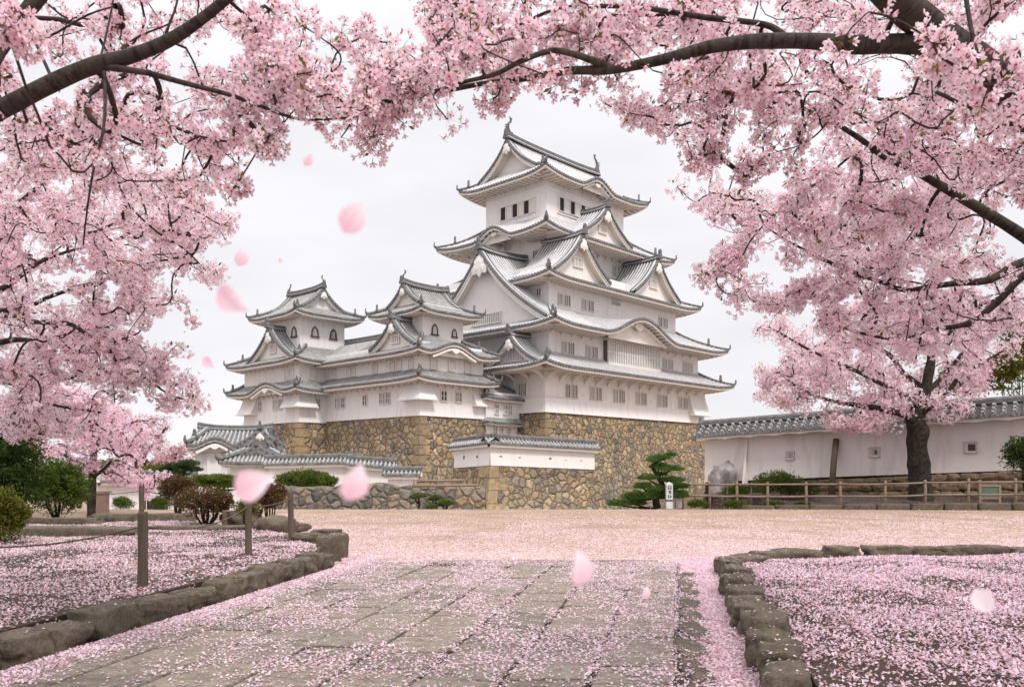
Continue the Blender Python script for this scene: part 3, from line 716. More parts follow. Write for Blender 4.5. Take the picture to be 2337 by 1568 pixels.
win(keep, 'L', T4[0], 7.25, 7.8, 25.2, 26.5, 'single')
win(keep, 'L', T1[0], 2.6, 3.7, 9.3, 10.5, 'single')
win(keep, 'L', T3[0], 3.3, 3.9, 20.2, 21.0, 'single')
for a0, a1 in ((10.3, 11.1), (12.3, 13.1), (14.3, 15.1), (16.4, 17.2)):
    win(keep, 'R', T5[1], a0, a1, 31.75, 33.3, 'open', 'dark barred opening'); win(keep, 'R', T5[1], a1+.16, a1+.95, 31.75, 33.3, 'shut', 'closed white shutter')
for a0, a1 in ((14.1, 13.3), (12.15, 11.35), (10.3, 9.5)):
    win(keep, 'L', T5[0], a1, a0, 31.45, 33.0, 'open', 'dark barred opening'); win(keep, 'L', T5[0], a1-.95, a1-.16, 31.45, 33.0, 'shut', 'closed white shutter')
# projecting lattice bay under the undulating gable
mb = MB(); y0 = T2[1]-.75
mb.box((10.2, y0, 12.4), (20.6, T2[1]+.1, 13.45), 0); mb.box((10.2, y0+.25, 13.451), (20.6, T2[1]+.1, 15.9), 1)
mb.box((10.2, y0, 15.901), (20.6, T2[1]+.1, 16.15), 0)
for i in range(31): x = 10.2+.1+i*(10.2)/30; mb.box((x-.085, y0+.01, 13.452), (x+.085, y0+.2, 15.9), 0)
mb.box((10.2, y0+.05, 14.6), (20.6, y0+.249, 14.7), 0)
mb.build('lattice_bay', [LATT, SHADE], keep)
brackets(keep, 'R', T1[1], [.25+i*2.05 for i in range(15)], 11.55, 2.3, 1.15)
brackets(keep, 'L', T1[0], [.25+i*2.05 for i in range(5)], 11.55, 2.5, 1.15)
brackets(keep, 'R', T4[1], [7.2+i*1.5 for i in range(11)], 27.5, 1.6, .9, .12)
brackets(keep, 'R', T2[1], [1.2+i*1.7 for i in range(5)]+[21.5+i*1.7 for i in range(5)], 16.0, 1.4, .6, .12)
chute(keep, 'R', T1[1], 27.4, 31.3, 8.45, 11.2, .95)
# small square gun ports
def port(x, y_, z, a, b_): mb = MB(); mb.box((x-a, y_-.03, z), (x+a, y_-.001, z+b_)); mb.build('gun_port', LATT, keep)
for i in range(13): x = 1.4+i*2.3; port(x, T1[1], 8.42-.012*x, .09, .2)
for x in (6.2, 10.3, 14.6, 19.0, 23.4): port(x, T1[1], 9.35, .12, .35)
for x in (5.9, 25.2, 29.5): port(x, T2[1], 13.75, .12, .35)
for x in (7.5, 11.6, 13.0): port(x, T3[1], 19.4, .12, .35)

# ================================================================== RIGHT TURRET (C) with long gallery
ctur = empty('castle_turret', (-8.605, 78, 0), THB, 'white two-storey castle wing with a square top turret, left of the tall tower', 'castle tower')
stone_base(ctur, 0, 0, 8.4, 22, 6.7, -4.0, 1.7)
C1 = (0, 0, 8.38, 22.0); C2T = (1.85, 1.8, 7.2, 7.1)
tier(ctur, C1, 6.6, 10.9, (1.0, .12)); mb = MB(); mb.box((.02, .02, 10.9), (8.3, 21.9, 13.6)); mb.build('wall', PLASTER, ctur)
tier(ctur, C2T, 13.2, 17.7)
SC1 = Skirt((-1.35, -1.35, 9.3, 23.3), (.0, .0, 8.34, 22), 10.0, .95, .3)
rc1 = roof_part(ctur, SC1, TURS, raft=.5, th=.36)
SC2 = Skirt((-1.4, -1.4, 9.35, 23.3), (3.3, 3.3, 6.0, 20.0), 12.55, 2.6, .35, {'R': [(1.4+3.3, 3.7, 1.05)]}, p=(.75, .25))
rc2 = roof_part(ctur, SC2, TURS, wall=dict(R=1.4, L=1.4, B=1.3, F=1), raft=.5, th=.36)
kara_face(rc2, 'R', SC2, .6, 1.4+3.3, 3.5, 1.05, 12.3)
g = gable_roof('s', -.75, 4.2, 3.4, 3.5, 13.15, 2.75, TURS, cv=.34, board=.34, over=.6, ridge=.22, lattice=(.55, 13.75, 14.4, 4)); g.build('gable', gmats(TURS), rc2)
g = gable_roof('t', 7.0, 20, 4.0, 2.2, 13.9, 1.5, TURS, front=(0, 0), cv=.1, ridge=.26); g.build('ridge', gmats(TURS), rc2)
I_ = (2.0, 2.1, 7.0, 6.8)
SC3 = Skirt((.3, .25, 8.5, 8.45), I_, 16.75, 1.0, .4, p=(.8, .2))
rc3 = roof_part(ctur, SC3, TURS, wall=dict(R=1.55, L=1.55, B=1.3, F=1.3), raft=.45, th=.34)
g = gable_roof('s', 1.45, 7.4, 4.45, 2.5, 17.65, 2.1, TURS, front=(1, 1), cv=.34, board=.3, over=.55, ridge=.26); g.build('gable', gmats(TURS), rc3)
mb = MB(); mb.box((2.3, 2.4, 17.0), (6.7, 6.5, 17.6)); mb.build('wall', PLASTER, ctur)
fish((1.75, 4.45, 20.1), 1.05, -1, rc3)
for a0, a1, z0, z1 in ((12.9, 13.6, 7.95, 8.95), (11.93, 12.53, 7.95, 8.95), (8.2, 8.8, 8.0, 8.95), (5.35, 6.08, 8.0, 9.0), (4.45, 5.02, 8.0, 9.0)): win(ctur, 'L', 0, a0, a1, z0, z1, 'dark')
for a0, a1 in ((13.6, 14.2), (11.0, 11.6), (10.2, 10.7), (6.55, 7.2), (3.85, 4.4), (2.8, 3.4), (1.05, 1.6)): win(ctur, 'L', .02, a0, a1, 11.1, 11.95, 'shut')
for a0, a1 in ((2.6, 3.25), (4.5, 5.2)): win(ctur, 'R', 0, a0, a1, 8.15, 9.05, 'dark')
for a0, a1 in ((1.3, 2.05), (3.6, 4.4), (5.75, 6.5)): win(ctur, 'R', .02, a0, a1, 11.1, 12.0, 'shut')
chute(ctur, 'R', 0, 0, 0, 8.2, 9.95, .75, wrap=dict(c=(0, 0), ls=1.45, lt=2.3)); chute(ctur, 'R', 0, 6.8, 8.2, 7.95, 9.8, .6)
brackets(ctur, 'R', 0, [.3+i*.95 for i in range(9)], 9.75, 1.0, .55, .09); brackets(ctur, 'L', 0, [.3+i*.95 for i in range(16)], 9.75, 1.0, .55, .09)
brackets(ctur, 'L', .02, [.3+i*.95 for i in range(16)], 12.35, 1.0, .45, .08); brackets(ctur, 'R', .02, [.3, 1.2, 6.9, 7.8], 12.35, 1.0, .45, .08)
def bell_window(root, side, plane, c, z0, wd, hg, m_in):
    mp_ = (lambda a, o_, z: (a, plane-o_, z)) if side == 'R' else (lambda a, o_, z: (plane-o_, a, z))
    pr = [(-.5, 0), (-.46, .45), (-.36, .72), (-.2, .86), (0, 1), (.2, .86), (.36, .72), (.46, .45), (.5, 0)]
    mb = MB(); mb.face([mp_(c+x*wd, .02, z0+z*hg) for x, z in pr], 1)
    o_ = [(x*1.32, z*1.14+(0 if z else 0)) for x, z in pr]
    mb.grid([[mp_(c+x*wd, .03, z0+z*hg) for x, z in pr], [mp_(c+x*wd, .12, z0+z*hg) for x, z in pr], [mp_(c+x*wd, .12, z0+z*hg) for x, z in o_], [mp_(c+x*wd, .01, z0+z*hg) for x, z in o_]], 0)
    a, b = mp_(c-.8*wd, .001, z0-.13), mp_(c+.8*wd, .17, z0); mb.box(tuple(map(min, zip(a, b))), tuple(map(max, zip(a, b))), 0)
    wo = mb.build('window', [BROWNF, m_in], root); b_ = MB()
    for q in (-.25, 0, .25):
        a, b = mp_(c+q*wd-.03, .03, z0), mp_(c+q*wd+.03, .07, z0+hg*.84); b_.box(tuple(map(min, zip(a, b))), tuple(map(max, zip(a, b))), 0)
    b_.build('lattice', LATT, wo)
BROWNF = simple('lacquer_frame', (.07,.055,.045), (.12,.10,.08), 4)
bell_window(ctur, 'R', C2T[1], 3.35, 14.8, .62, .9, LATT); bell_window(ctur, 'R', C2T[1], 5.95, 14.85, .5, .7, LATT)
win(ctur, 'L', C2T[0], 3.2, 3.7, 15.8, 16.3, 'shut')

# ================================================================== LEFT TURRET (B), in the same local frame offset
btur = empty('castle_turret', (-8.605+.688*(-3.25)-.726*15.4, 78+.726*(-3.25)+.688*15.4, 0), THB, 'leftmost white castle turret of three roofs with bell-shaped windows', 'castle tower')
stone_base(btur, 0, 0, 9, 11.35, 6.55, -4.0, 1.6)
B1 = (0, 0, 9, 11.35)
tier(btur, B1, 6.45, 10.8, (1.0, .12)); mb = MB(); mb.box((.02, .02, 10.8), (8.9, 11.3, 13.4)); mb.build('wall', PLASTER, btur)
BT = (1.35, 2.0, 7.0, 8.5); tier(btur, BT, 13, 18.9)
SB1 = Skirt((-1.35, -1.35, 10.3, 12.95), (0, 0, 9, 11.35), 9.75, 1.0, .35, {'L': [(12.95-4.6, 4.3, .95)]})
rb1 = roof_part(btur, SB1, TURS, wall=dict(R=1.3, L=1.3), raft=.5, th=.36)
kara_face(rb1, 'L', SB1, .6, 12.95-4.6, 4.0, .95, 9.5)
SB2 = Skirt((-1.35, -1.35, 10.3, 12.9), (2.2, 2.2, 6.8, 9.5), 12.8, 2.0, .4, p=(.75, .25))
rb2 = roof_part(btur, SB2, TURS, wall=dict(R=1.35, L=1.35, B=1.4, F=1.3), raft=.5, th=.36)
g = gable_roof('s', -.7, 2.2, 5.0, 4.6, 13.15, 3.45, TURS, cv=.32, board=.36, over=.65, ridge=.24, lattice=(.6, 14.1, 14.9, 4)); g.build('gable', gmats(TURS), rb2)
SB3 = Skirt((-.25, .45, 8.55, 9.95), (1.7, 2.3, 6.6, 8.2), 18.0, 1.0, .4, p=(.8, .2))
rb3 = roof_part(btur, SB3, TURS, wall=dict(R=1.55, L=1.6, B=1.4, F=1.5), raft=.45, th=.34)
g = gable_roof('t', 1.75, 8.75, 4.15, 2.75, 18.85, 2.3, TURS, front=(1, 1), cv=.34, board=.3, over=.55, ridge=.26); g.build('gable', gmats(TURS), rb3)
mb = MB(); mb.box((2.0, 2.6, 18.2), (6.3, 7.9, 18.85)); mb.build('wall', PLASTER, btur)
for tt, fc in ((2.0, -1), (8.5, 1)):
    f_ = fish((0, 0, 0), 1.05, fc, rb3); f_.location = (4.15, tt, 21.5); f_.rotation_euler = (0, 0, PI/2)
for c in (3.15, 5.5): bell_window(btur, 'R', BT[1], c, 15.9, .68, .95, SHADE if c > 5 else LATT)
bell_window(btur, 'L', BT[0], 3.1, 15.8, .75, .95, LATT)
for a0, a1 in ((7.5, 8.1), (4.35, 5.0), (3.3, 3.9)): win(btur, 'L', 0, a0, a1, 7.95, 8.95, 'dark')
win(btur, 'R', 0, 2.0, 2.4, 7.95, 8.95, 'dark')
for a0, a1 in ((2.0, 2.7), (1.15, 1.75)): win(btur, 'L', .02, a0, a1, 11.0, 12.0, 'shut')
win(btur, 'R', .02, 1.2, 1.9, 11.0, 12.0, 'shut')
chute(btur, 'R', 0, 0, 0, 8.1, 9.75, .75, wrap=dict(c=(0, 0), ls=1.75, lt=2.5)); chute(btur, 'L', 0, 8.5, 11.5, 7.7, 9.6, .85)
brackets(btur, 'L', 0, [.4+i*.95 for i in range(12)], 9.5, 1.0, .55, .09); brackets(btur, 'R', 0, [.4, 1.4, 2.4], 9.5, 1.0, .55, .09)
brackets(btur, 'L', .02, [.4+i*.95 for i in range(12)], 12.6, 1.0, .5, .08); brackets(btur, 'R', .02, [.4, 1.4, 2.4], 12.6, 1.0, .5, .08)

# ================================================================== SMALL LINK BUILDING between turret and keep
lnk = empty('gatehouse', (-8.605+.688*8.4, 78+.726*8.4, 0), THB, 'narrow white link building with two small roofs between the turret wing and the tall tower', 'castle building')
mb = MB(); mb.box((0, -.3, 6.6), (5.2, 5, 9.4)); mb.box((.1, -.1, 1.5), (5.0, 5, 6.6)); mb.build('wall', PLASTER, lnk)
SL1 = Skirt((-.6, -1.0, 6.6, 6), (1.6, 1.3, 4.0, 4.0), 8.75, 1.45, .2, p=(.7, .3)); roof_part(lnk, SL1, TURS, wall=dict(R=.8, L=.7, F=1), raft=.5, th=.3)
SL2 = Skirt((-.3, -.85, 6.4, 5.9), (.05, -.28, 5.3, 5.0), 6.3, .5, .12); roof_part(lnk, SL2, TURS, sides='RL', raft=.5, th=.28, hips=False)
for a0, a1 in ((1.25, 1.7), (2.55, 2.95), (3.25, 3.65)): win(lnk, 'R', -.3, a0, a1, 7.25, 8.15, 'dark')
for a0, a1 in ((1.25, 1.7), (2.2, 2.6), (3.25, 3.65)): win(lnk, 'R', -.1, a0, a1, 5.15, 5.8, 'dark')

# ================================================================== tile-capped plaster walls
def tile_wall(name, label, pts, st, h, th=.45, over=.75, rh=.55, pl=PLASTER, ports=(), z_foot=None, port_r=.16, group=None, base=None, scallop=False, cat='wall', wave=False, bend=.15):
    """pts: world (x, y, z of plaster foot); a wall of height h under a small gabled tile roof"""
    root = empty(name, tuple(pts[0][:2])+(0,), 0, label, cat, group); O_ = Vector((pts[0][0], pts[0][1], 0))
    for ip, (a, b) in enumerate(zip(pts[:-1], pts[1:])):
        e0, e1 = (.35 if ip == 0 else bend), (.35 if ip == len(pts)-2 else bend); ec = (ip == 0, ip == len(pts)-2)
        a, b = Vector(a)-O_, Vector(b)-O_; d = (b-a); L_ = Vector((d.x, d.y, 0)).length; ux = Vector((d.x, d.y, 0))/L_; n = Vector((ux.y, -ux.x, 0)); sl = d.z/L_
        Q = lambda f, o_, z: (a+ux*f+n*o_+Vector((0, 0, z+sl*f)))
        m = MB(); zf = z_foot if z_foot else 0; x0_, x1_ = (0 if ip == 0 else bend*.31), (0 if ip == len(pts)-2 else bend*.31)
        m.grid([[Q(f, th/2+.06*(1 if z <= .01 else 0), z) for f in (-x0_, L_+x1_)] for z in (zf, h)], 0); m.grid([[Q(f, -th/2, z) for f in (L_+x1_, -x0_)] for z in (zf, h)], 0)
        for f in (0, L_): m.face([Q(f, th/2, zf), Q(f, th/2, h), Q(f, -th/2, h), Q(f, -th/2, zf)], 0)
        m.build('wall', pl, root)
        r = MB(); nn = max(2, int(L_/1.2))
        H = lambda x: h+.12+rh*(1-abs(x))*(.75+.25*(1-abs(x)))
        xs = [-1+i/3 for i in range(7)]; fs = [-e0+(L_+e0+e1)*i/nn for i in range(nn+1)]
        hw = th/2+over
        r.grid([[Q(f, x*hw, H(x)) for x in xs] for f in fs], 0)
        nr = int((L_+e0+e1)/st['sp']); rr = st['rr']
        for q in range(nr+1):
            f = -e0+(q+.5)*(L_+e0+e1)/(nr+1)
            for sg in (1, -1):
                pr = []
                for j in range(5):
                    x = sg*(1.03-j*.25); z = H(min(1, abs(x)))
                    pr.append([Q(f-rr, x*hw, z-.01), Q(f-rr*.45, x*hw, z+rr*1.1), Q(f+rr*.45, x*hw, z+rr*1.1), Q(f+rr, x*hw, z-.01)])
                r.grid(pr, 1)
                r.face([Q(f+rr*1.15*math.cos(k*PI/3), sg*hw*1.035, H(1)+.01+rr*1.15*math.sin(k*PI/3)) for k in range(6)], 2)
                # white plaster joints across the cover tile
                if wave:
                    for j in range(3):
                        x = sg*(.85-j*.3); z = H(abs(x)); x2 = x-sg*.03; z2 = H(abs(x2))
                        r.grid([[Q(f-rr*1.08, x*hw, z-.01), Q(f-rr*.5, x*hw, z+rr*1.2), Q(f+rr*.5, x*hw, z+rr*1.2), Q(f+rr*1.08, x*hw, z-.01)],
                                [Q(f-rr*1.08, x2*hw, z2-.01), Q(f-rr*.5, x2*hw, z2+rr*1.2), Q(f+rr*.5, x2*hw, z2+rr*1.2), Q(f+rr*1.08, x2*hw, z2-.01)]], 3)
        for sg in (1, -1):
            r.grid([[Q(f, sg*hw, H(1)+.01) for f in fs], [Q(f, sg*hw, H(1)-.09) for f in fs]], 2)
            nsc = max(2, int(L_/.16)) if scallop else 2
            ff = [-e0*.6+(L_+.6*e0+.6*e1)*i/nsc for i in range(nsc+1)]
            sc_ = lambda i: (.06*abs(math.sin(ff[i]*PI/1.3)) if scallop else 0)
            r.grid([[Q(f, sg*(hw-.1), H(1)-.09) for f in ff], [Q(f, sg*(hw-.1), H(1)-.26+sc_(i)) for i, f in enumerate(ff)], [Q(f, sg*th/2, h-.12+sc_(i)) for i, f in enumerate(ff)]], 3)
        for f, ee in ((-e0, ec[0]), (L_+e1, ec[1])):
            if ee: r.face([Q(f, x*hw, H(x)) for x in xs]+[Q(f, hw, H(1)-.1), Q(f, -hw, H(1)-.1)], 3)
        k = .15; cl = [(-k, 0), (-k, k*1.3), (-k*.5, k*2), (k*.5, k*2), (k, k*1.3), (k, 0)]
        rw = [[Q(f, x, h+.1+rh+z) for x, z in cl] for f in fs]; r.grid(rw, 5); r.face(rw[0], 5); r.face(rw[-1][::-1], 5)
        [finial(r, Q(f, 0, h+.1+rh+.1), .45, math.atan2(ux.y, ux.x)) for f, ee in ((-e0, ec[0]), (L_+e1, ec[1])) if ee]
        r.build('tile_roof', rmats(st), root)
        for (f, z, pr_, kind) in ports:
            if not (0 < f < L_) and len(pts) == 2: continue
            if len(pts) > 2: continue
            p = MB(); c = pr_
            # splayed square port: proud frame, sloping reveals, inner plate
            o_ = th/2+.07
            outer = [Q(f-c, o_, z-c), Q(f+c, o_, z-c), Q(f+c, o_, z+c), Q(f-c, o_, z+c)]
            fr = [Q(f-c*1.12, o_-.055, z-c*1.12), Q(f+c*1.12, o_-.055, z-c*1.12), Q(f+c*1.12, o_-.055, z+c*1.12), Q(f-c*1.12, o_-.055, z+c*1.12)]
            ofs = c*.12; inn = [Q(f-c*.62+ofs, o_-.062, z-c*.66), Q(f+c*.72, o_-.062, z-c*.66), Q(f+c*.72, o_-.062, z+c*.62), Q(f-c*.62+ofs, o_-.062, z+c*.62)]
            p.grid([fr, outer, inn], 0, True); p.face(inn, 1)
            if kind == 2: p.face([Q(f+c*.2, o_-.055, z-c*.35), Q(f+c*.45, o_-.055, z-c*.35), Q(f+c*.45, o_-.055, z+c*.4), Q(f+c*.2, o_-.055, z+c*.4)], 2)
            p.build('loophole', [TRIM, {0: PLASTER2, 1: WOOD, 2: SHADE}[kind], DARKW], root)
    return root
def w3(px, py, d): p = P(px, py, d); return (p.x, p.y, p.z)
# low wall on its own stone bastion, in front of the keep
fd = 58
fc, fr_, fl_ = P(1120.7, 1062, fd), P(1352.8, 1071.6, fd+4.5), P(1042.6, 1068, fd+3.6)
fz = fc.z
fw = None
def bastion():
    ux = Vector((fr_.x-fc.x, fr_.y-fc.y, 0)).normalized(); L1 = Vector((fr_.x-fc.x, fr_.y-fc.y, 0)).length
    vx = Vector((fl_.x-fc.x, fl_.y-fc.y, 0)).normalized(); L2 = Vector((fl_.x-fc.x, fl_.y-fc.y, 0)).length
    root = empty('stone_bastion', (fc.x, fc.y, 0), 0, 'low tan stone bastion with grey foot below the short tile-capped wall', 'stone wall')
    n1 = Vector((ux.y, -ux.x, 0)); n2 = Vector((-vx.y, vx.x, 0)); 
    mb = MB(); rows = []; zt, zb = fz-.02, -2.6; n = 8
    for i in range(n+1):
        z = zt+(zb-zt)*i/n; f = .2+1.1*(i/n)**1.5
        rows.append([vx*L2+n2*f-vx*0+Vector((0,0,z))+vx*0.2, (n1+n2)*f*1.0+Vector((0,0,z)), ux*(L1+f*.9)+n1*f+Vector((0,0,z)), ux*(L1+f)+vx*3+Vector((0,0,z)), vx*(L2+.2)+ux*3+Vector((0,0,z))])
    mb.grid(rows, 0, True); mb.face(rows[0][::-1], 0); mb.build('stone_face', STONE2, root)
    q = MB(); rr_ = random.Random(5); z = zt; k = 0
    while z > zb:
        hg = rr_.uniform(.65, .95); z2 = z-hg; la, lb = (1.5, .7) if k % 2 else (.75, 1.4)
        pts = []
        for zz in (z-.02, z2+.02):
            i_ = (zt-zz)/(zt-zb); f = .24+1.1*max(0, i_)**1.5; c = (n1+n2)*f+Vector((0, 0, zz))
            pts += [c, c+ux*la, c+ux*la-n1*.4, c-(n1+n2)*.4, c+vx*lb-n2*.4, c+vx*lb]
        nb_ = len(q.v); q.v.extend(tuple(p) for p in pts)
        for i in range(6): j = (i+1) % 6; q.f.append((nb_+i, nb_+j, nb_+6+j, nb_+6+i)); q.m.append(0)
        q.f.append(tuple(nb_+i for i in range(6))); q.m.append(0)
        z = z2; k += 1
    q.build('corner_stones', QUOIN, root)
bastion()
tile_wall('tile_capped_wall', 'short white wall with loopholes and a bent tile roof on the stone bastion', [tuple(fl_), tuple(fc), tuple(fr_)], WALS | dict(pan=D_PAN, rib=D_RIB), 1.42, .4, .45, .42, bend=.62)
wp = bpy.data.objects['tile_capped_wall']
for q, (px, py) in enumerate(((1065, 1044), (1095, 1044), (1139, 1044), (1182, 1047), (1252, 1048), (1288, 1053), (1322, 1054))):
    a, b = (fl_, fc) if px < 1120 else (fc, fr_)
    k_ = (px-CX)/F; dx, dy = b.x-a.x, b.y-a.y; f = (k_*a.y-a.x)/(dx-k_*dy); c = a.lerp(b, f); z = P(px, py, c.y).z
    ux = Vector((dx, dy, 0)).normalized(); n = Vector((ux.y, -ux.x, 0)); c = Vector((c.x, c.y, z))+n*.215-Vector(wp.location)
    m = MB(); m.face([c+ux*x+Vector((0, 0, y))+n*.02 for x, y in ((-.1, -.12), (.1, -.12), (.1, .12), (-.1, .12))], 0)
    m.box((-.11, -.0, -.13), (.11, .03, .13), 0, Matrix.Translation(c) @ Matrix(((ux.x, -ux.y, 0, 0), (ux.y, ux.x, 0, 0), (0, 0, 1, 0), (0, 0, 0, 1))))
    m.build('loophole', SHADE, wp)  # plate proud of the wall, hole shade carried by its dark colour

# gate building and small roofs at the foot of the left turret
gate = empty('gatehouse', tuple(P(446, 1100, 66).xy)+(0,), R(12), 'small white gatehouse with an undulating roof at the left foot of the castle', 'castle building')
gz = P(0, 1105, 66).z; ez = P(0, 1022, 66).z
mb = MB(); mb.box((0, 0, -4), (5.6, 5, ez+.4)); mb.build('wall', PLASTER, gate)
mb = MB(); mb.box((.9, -.25, -4), (2.0, -.002, ez-.05)); mb.box((2.6, -.4, -4), (3.0, -.002, ez-.1)); mb.build('pillar', PLASTER, gate)
SG = Skirt((-.5, -1.0, 6.2, 6), (.6, 2.0, 5.0, 4.0), ez+.05, 1.35, .25, {'R': [(2.1, 1.9, .75)]}, p=(.75, .25))
rg = roof_part(gate, SG, TURS, wall=dict(R=1.1, L=.9), raft=.45, th=.3)
kara_face(rg, 'R', SG, .5, 2.1, 1.8, .75, ez-.3)
g = gable_roof('t', -1.0, 2.5, 5.0, 1.9, ez+.1, 1.35, TURS, cv=.36, board=.24, over=.5, ridge=.16); g.build('gable', gmats(TURS), rg)
g = gable_roof('s', -.1, 5.6, 2.9, 1.2, ez+1.0, .55, TURS, front=(1, 1), cv=.1, ridge=.2, ornament=False, board=.2, over=.3); g.build('ridge', gmats(TURS), rg)
hut = empty('gatehouse', tuple(P(524, 1100, 60).xy)+(0,), R(8), 'low white hut with a hipped tile roof in front of the gatehouse', 'castle building')
hz = P(0, 1056, 60).z
mb = MB(); mb.box((0, 0, -4), (3.4, 3, hz+.3)); mb.build('wall', PLASTER, hut)
SH = Skirt((-.6, -.8, 4.2, 3.8), (.9, .9, 2.7, 2.4), hz, .75, .15, p=(.8, .2)); rh_ = roof_part(hut, SH, WALS | dict(pan=D_PAN, rib=D_RIB), wall=dict(R=.8, L=.6), raft=.4, th=.26)
g = gable_roof('t', .35, 2.6, 1.8, 1.15, hz+.55, .65, WALS | dict(pan=D_PAN, rib=D_RIB), cv=.3, board=.16, over=.35, ridge=.14, ornament=False); g.build('gable', gmats(TURS), rh_)
st_l = WALS | dict(pan=D_PAN, rib=D_RIB)
tile_wall('tile_capped_wall', 'long white tile-capped wall behind the round green bush, at the foot of the castle', [w3(616, 1108, 58), w3(810, 1104, 58)], st_l, 1.35, .4, .5, .4, z_foot=-2)
tile_wall('tile_capped_wall', 'short sloping tile-capped wall at the right end of the long one', [w3(803, 1098, 56), w3(893, 1105, 56)], st_l, 1.0, .4, .45, .38, z_foot=-2)
tile_wall('tile_capped_wall', 'lowest stub of tile-capped wall, next to the big grey corner stones', [w3(886, 1104, 54), w3(950, 1104, 54)], st_l, .45, .35, .4, .3, z_foot=-2)
tile_wall('tile_capped_wall', 'distant white tile-capped wall behind the clipped hedges at left', [w3(218, 1166, 52), w3(440, 1160, 60)], st_l, 1.75, .4, .55, .5, z_foot=-1)

REVEAL_SHADE = simple('loophole_reveal_shade', (.50,.45,.42), (.56,.51,.48), 3); BACK_SHADE = simple('loophole_back_shade', (.36,.32,.29), (.44,.39,.36), 3)  # darker plaster tones paint the shade of a deeper loophole
# right-hand garden wall
mw = tile_wall('tile_capped_wall', 'long weathered pinkish-white wall with a dark tile roof behind the large cherry tree, at right', [w3(1612, 1100, 46), w3(1900, 1088, 42.6), w3(2460, 1068, 36.8)], WALS | dict(sp=.42, rr=.12), 2.4, .5, .75, .62, pl=PLASTER2, scallop=True, wave=True)
for q in range(2):
    a, b = [Vector(v) for v in ((w3(1612, 1100, 46), w3(1900, 1088, 42.6)), (w3(1900, 1088, 42.6), w3(2460, 1068, 36.8)))[q]]; O_ = Vector(mw.location); d_ = Vector((b.x-a.x, b.y-a.y, 0)).normalized(); n = Vector((d_.y, -d_.x, 0)); m = MB()
    m.grid([[p+n*.2-O_+Vector((0, 0, zz)) for p in (a, b)] for zz in (-1.6, -.02)], 0); m.build('footing', JOINT, mw)
MWP = [Vector(w3(1612, 1100, 46)), Vector(w3(1900, 1088, 42.6)), Vector(w3(2460, 1068, 36.8))]
def on_mw(px, off=0):
    a, b = (MWP[0], MWP[1]) if px < 1900 else (MWP[1], MWP[2]); k_ = (px-CX)/F; dx, dy = b.x-a.x, b.y-a.y
    f = (k_*a.y-a.x)/(dx-k_*dy); c = a.lerp(b, f); ux = Vector((dx, dy, 0)).normalized(); n = Vector((ux.y, -ux.x, 0)); return c+n*off, ux, n
for px, py, kind, c_ in ((1806, 1040, 0, .21), (1998, 1032, 2, .24), (2217, 1021, 1, .26)):
    c, ux, n = on_mw(px, .30); c.z = P(px, py, c.y).z; c -= Vector(mw.location)
    Q = lambda x, o_, z: c+ux*x+n*o_+Vector((0, 0, z)); p = MB()
    fr = [Q(-c_*1.12, 0, -c_*1.12), Q(c_*1.12, 0, -c_*1.12), Q(c_*1.12, 0, c_*1.12), Q(-c_*1.12, 0, c_*1.12)]
    ou = [Q(-c_, .06, -c_), Q(c_, .06, -c_), Q(c_, .06, c_), Q(-c_, .06, c_)]; inn = [Q(-c_*.45, .012, -c_*.62), Q(c_*.72, .012, -c_*.62), Q(c_*.72, .012, c_*.58), Q(-c_*.45, .012, c_*.58)]
    p.grid([fr, ou, inn], 0, True); p.face(inn, 1)
    if kind == 2: p.face([Q(c_*.1, .02, -c_*.4), Q(c_*.5, .02, -c_*.4), Q(c_*.5, .02, c_*.4), Q(c_*.1, .02, c_*.4)], 2)
    p.build('loophole', [REVEAL_SHADE, {0: BACK_SHADE, 1: BROWNF, 2: BACK_SHADE}[kind], DARKW], mw)
# pilaster at the left and timber brace
c, ux, n = on_mw(1706, .25); c -= Vector(mw.location); mb = MB()
for x0 in (0,):
    A_ = [c+ux*x+n*o_+Vector((0, 0, z)) for x, o_, z in ((-.0, .0, -.3), (.09, .0, -.3), (.09, .0, 2.2), (0, 0, 2.2), (-.12, .45, -.3), (.0, .45, -.3), (.09, .05, 2.2), (0, .05, 2.2))]
    for f in ((4,5,6,7), (0,4,7,3), (1,2,6,5), (3,7,6,2)): mb.face([A_[i] for i in f], 0)
mb.build('buttress', PLASTER2, mw)
top, _, n = on_mw(1912, .35); top.z = P(1912, 1003, top.y).z; bot = P(1897, 1110, top.y-.9)
mb = MB(); mb.tube([tuple(bot-Vector((0,0,.5))), tuple(bot.lerp(top, .5)), tuple(top)], [.16, .155, .15], 10); br = mb.build('timber_brace', WOOD, smooth=True)
tag(br, 'leaning round timber brace propping the long garden wall', 'post')
# grey rock at the left end of the garden wall

# ------------------------------------------------------------------ ground, path, beds
def gz_(x, y):
    z = 0.0
    if y > 33: z = -.055*(y-33) if y < 110 else -4.235
    if x > 11 and y > 34 and y < 60: z = max(z, (.05+.28*min(1, (y-34)/3)) if y < 50 else -.2)
    return z
mb = MB(); ys = [-30, -5, 2, 8, 14, 20, 26, 30, 33, 34, 34.05, 36, 38, 42, 48, 55, 65, 80, 110, 160, 300, 700, 1500]; xs = [-900, -300, -120, -60, -40, -25, -15, -8, -3, 3, 8, 10.9, 11.1, 14, 18, 24, 30, 45, 90, 300, 900]
mb.grid([[(x, y, gz_(x, y)) for x in xs] for y in ys], 0)
gr = mb.build('ground', [SAND, SOIL])
for f_ in gr.data.polygons:
    if f_.center.x > 10.9 and 34 <= f_.center.y < 48: f_.material_index = 1
gr = gr; tag(gr, kind='structure')
PD = .1987
def Lx(y): return .166*y-4.98
def Wx(y): return PD*y-Lx(y)
def Rx(y): return PD*y
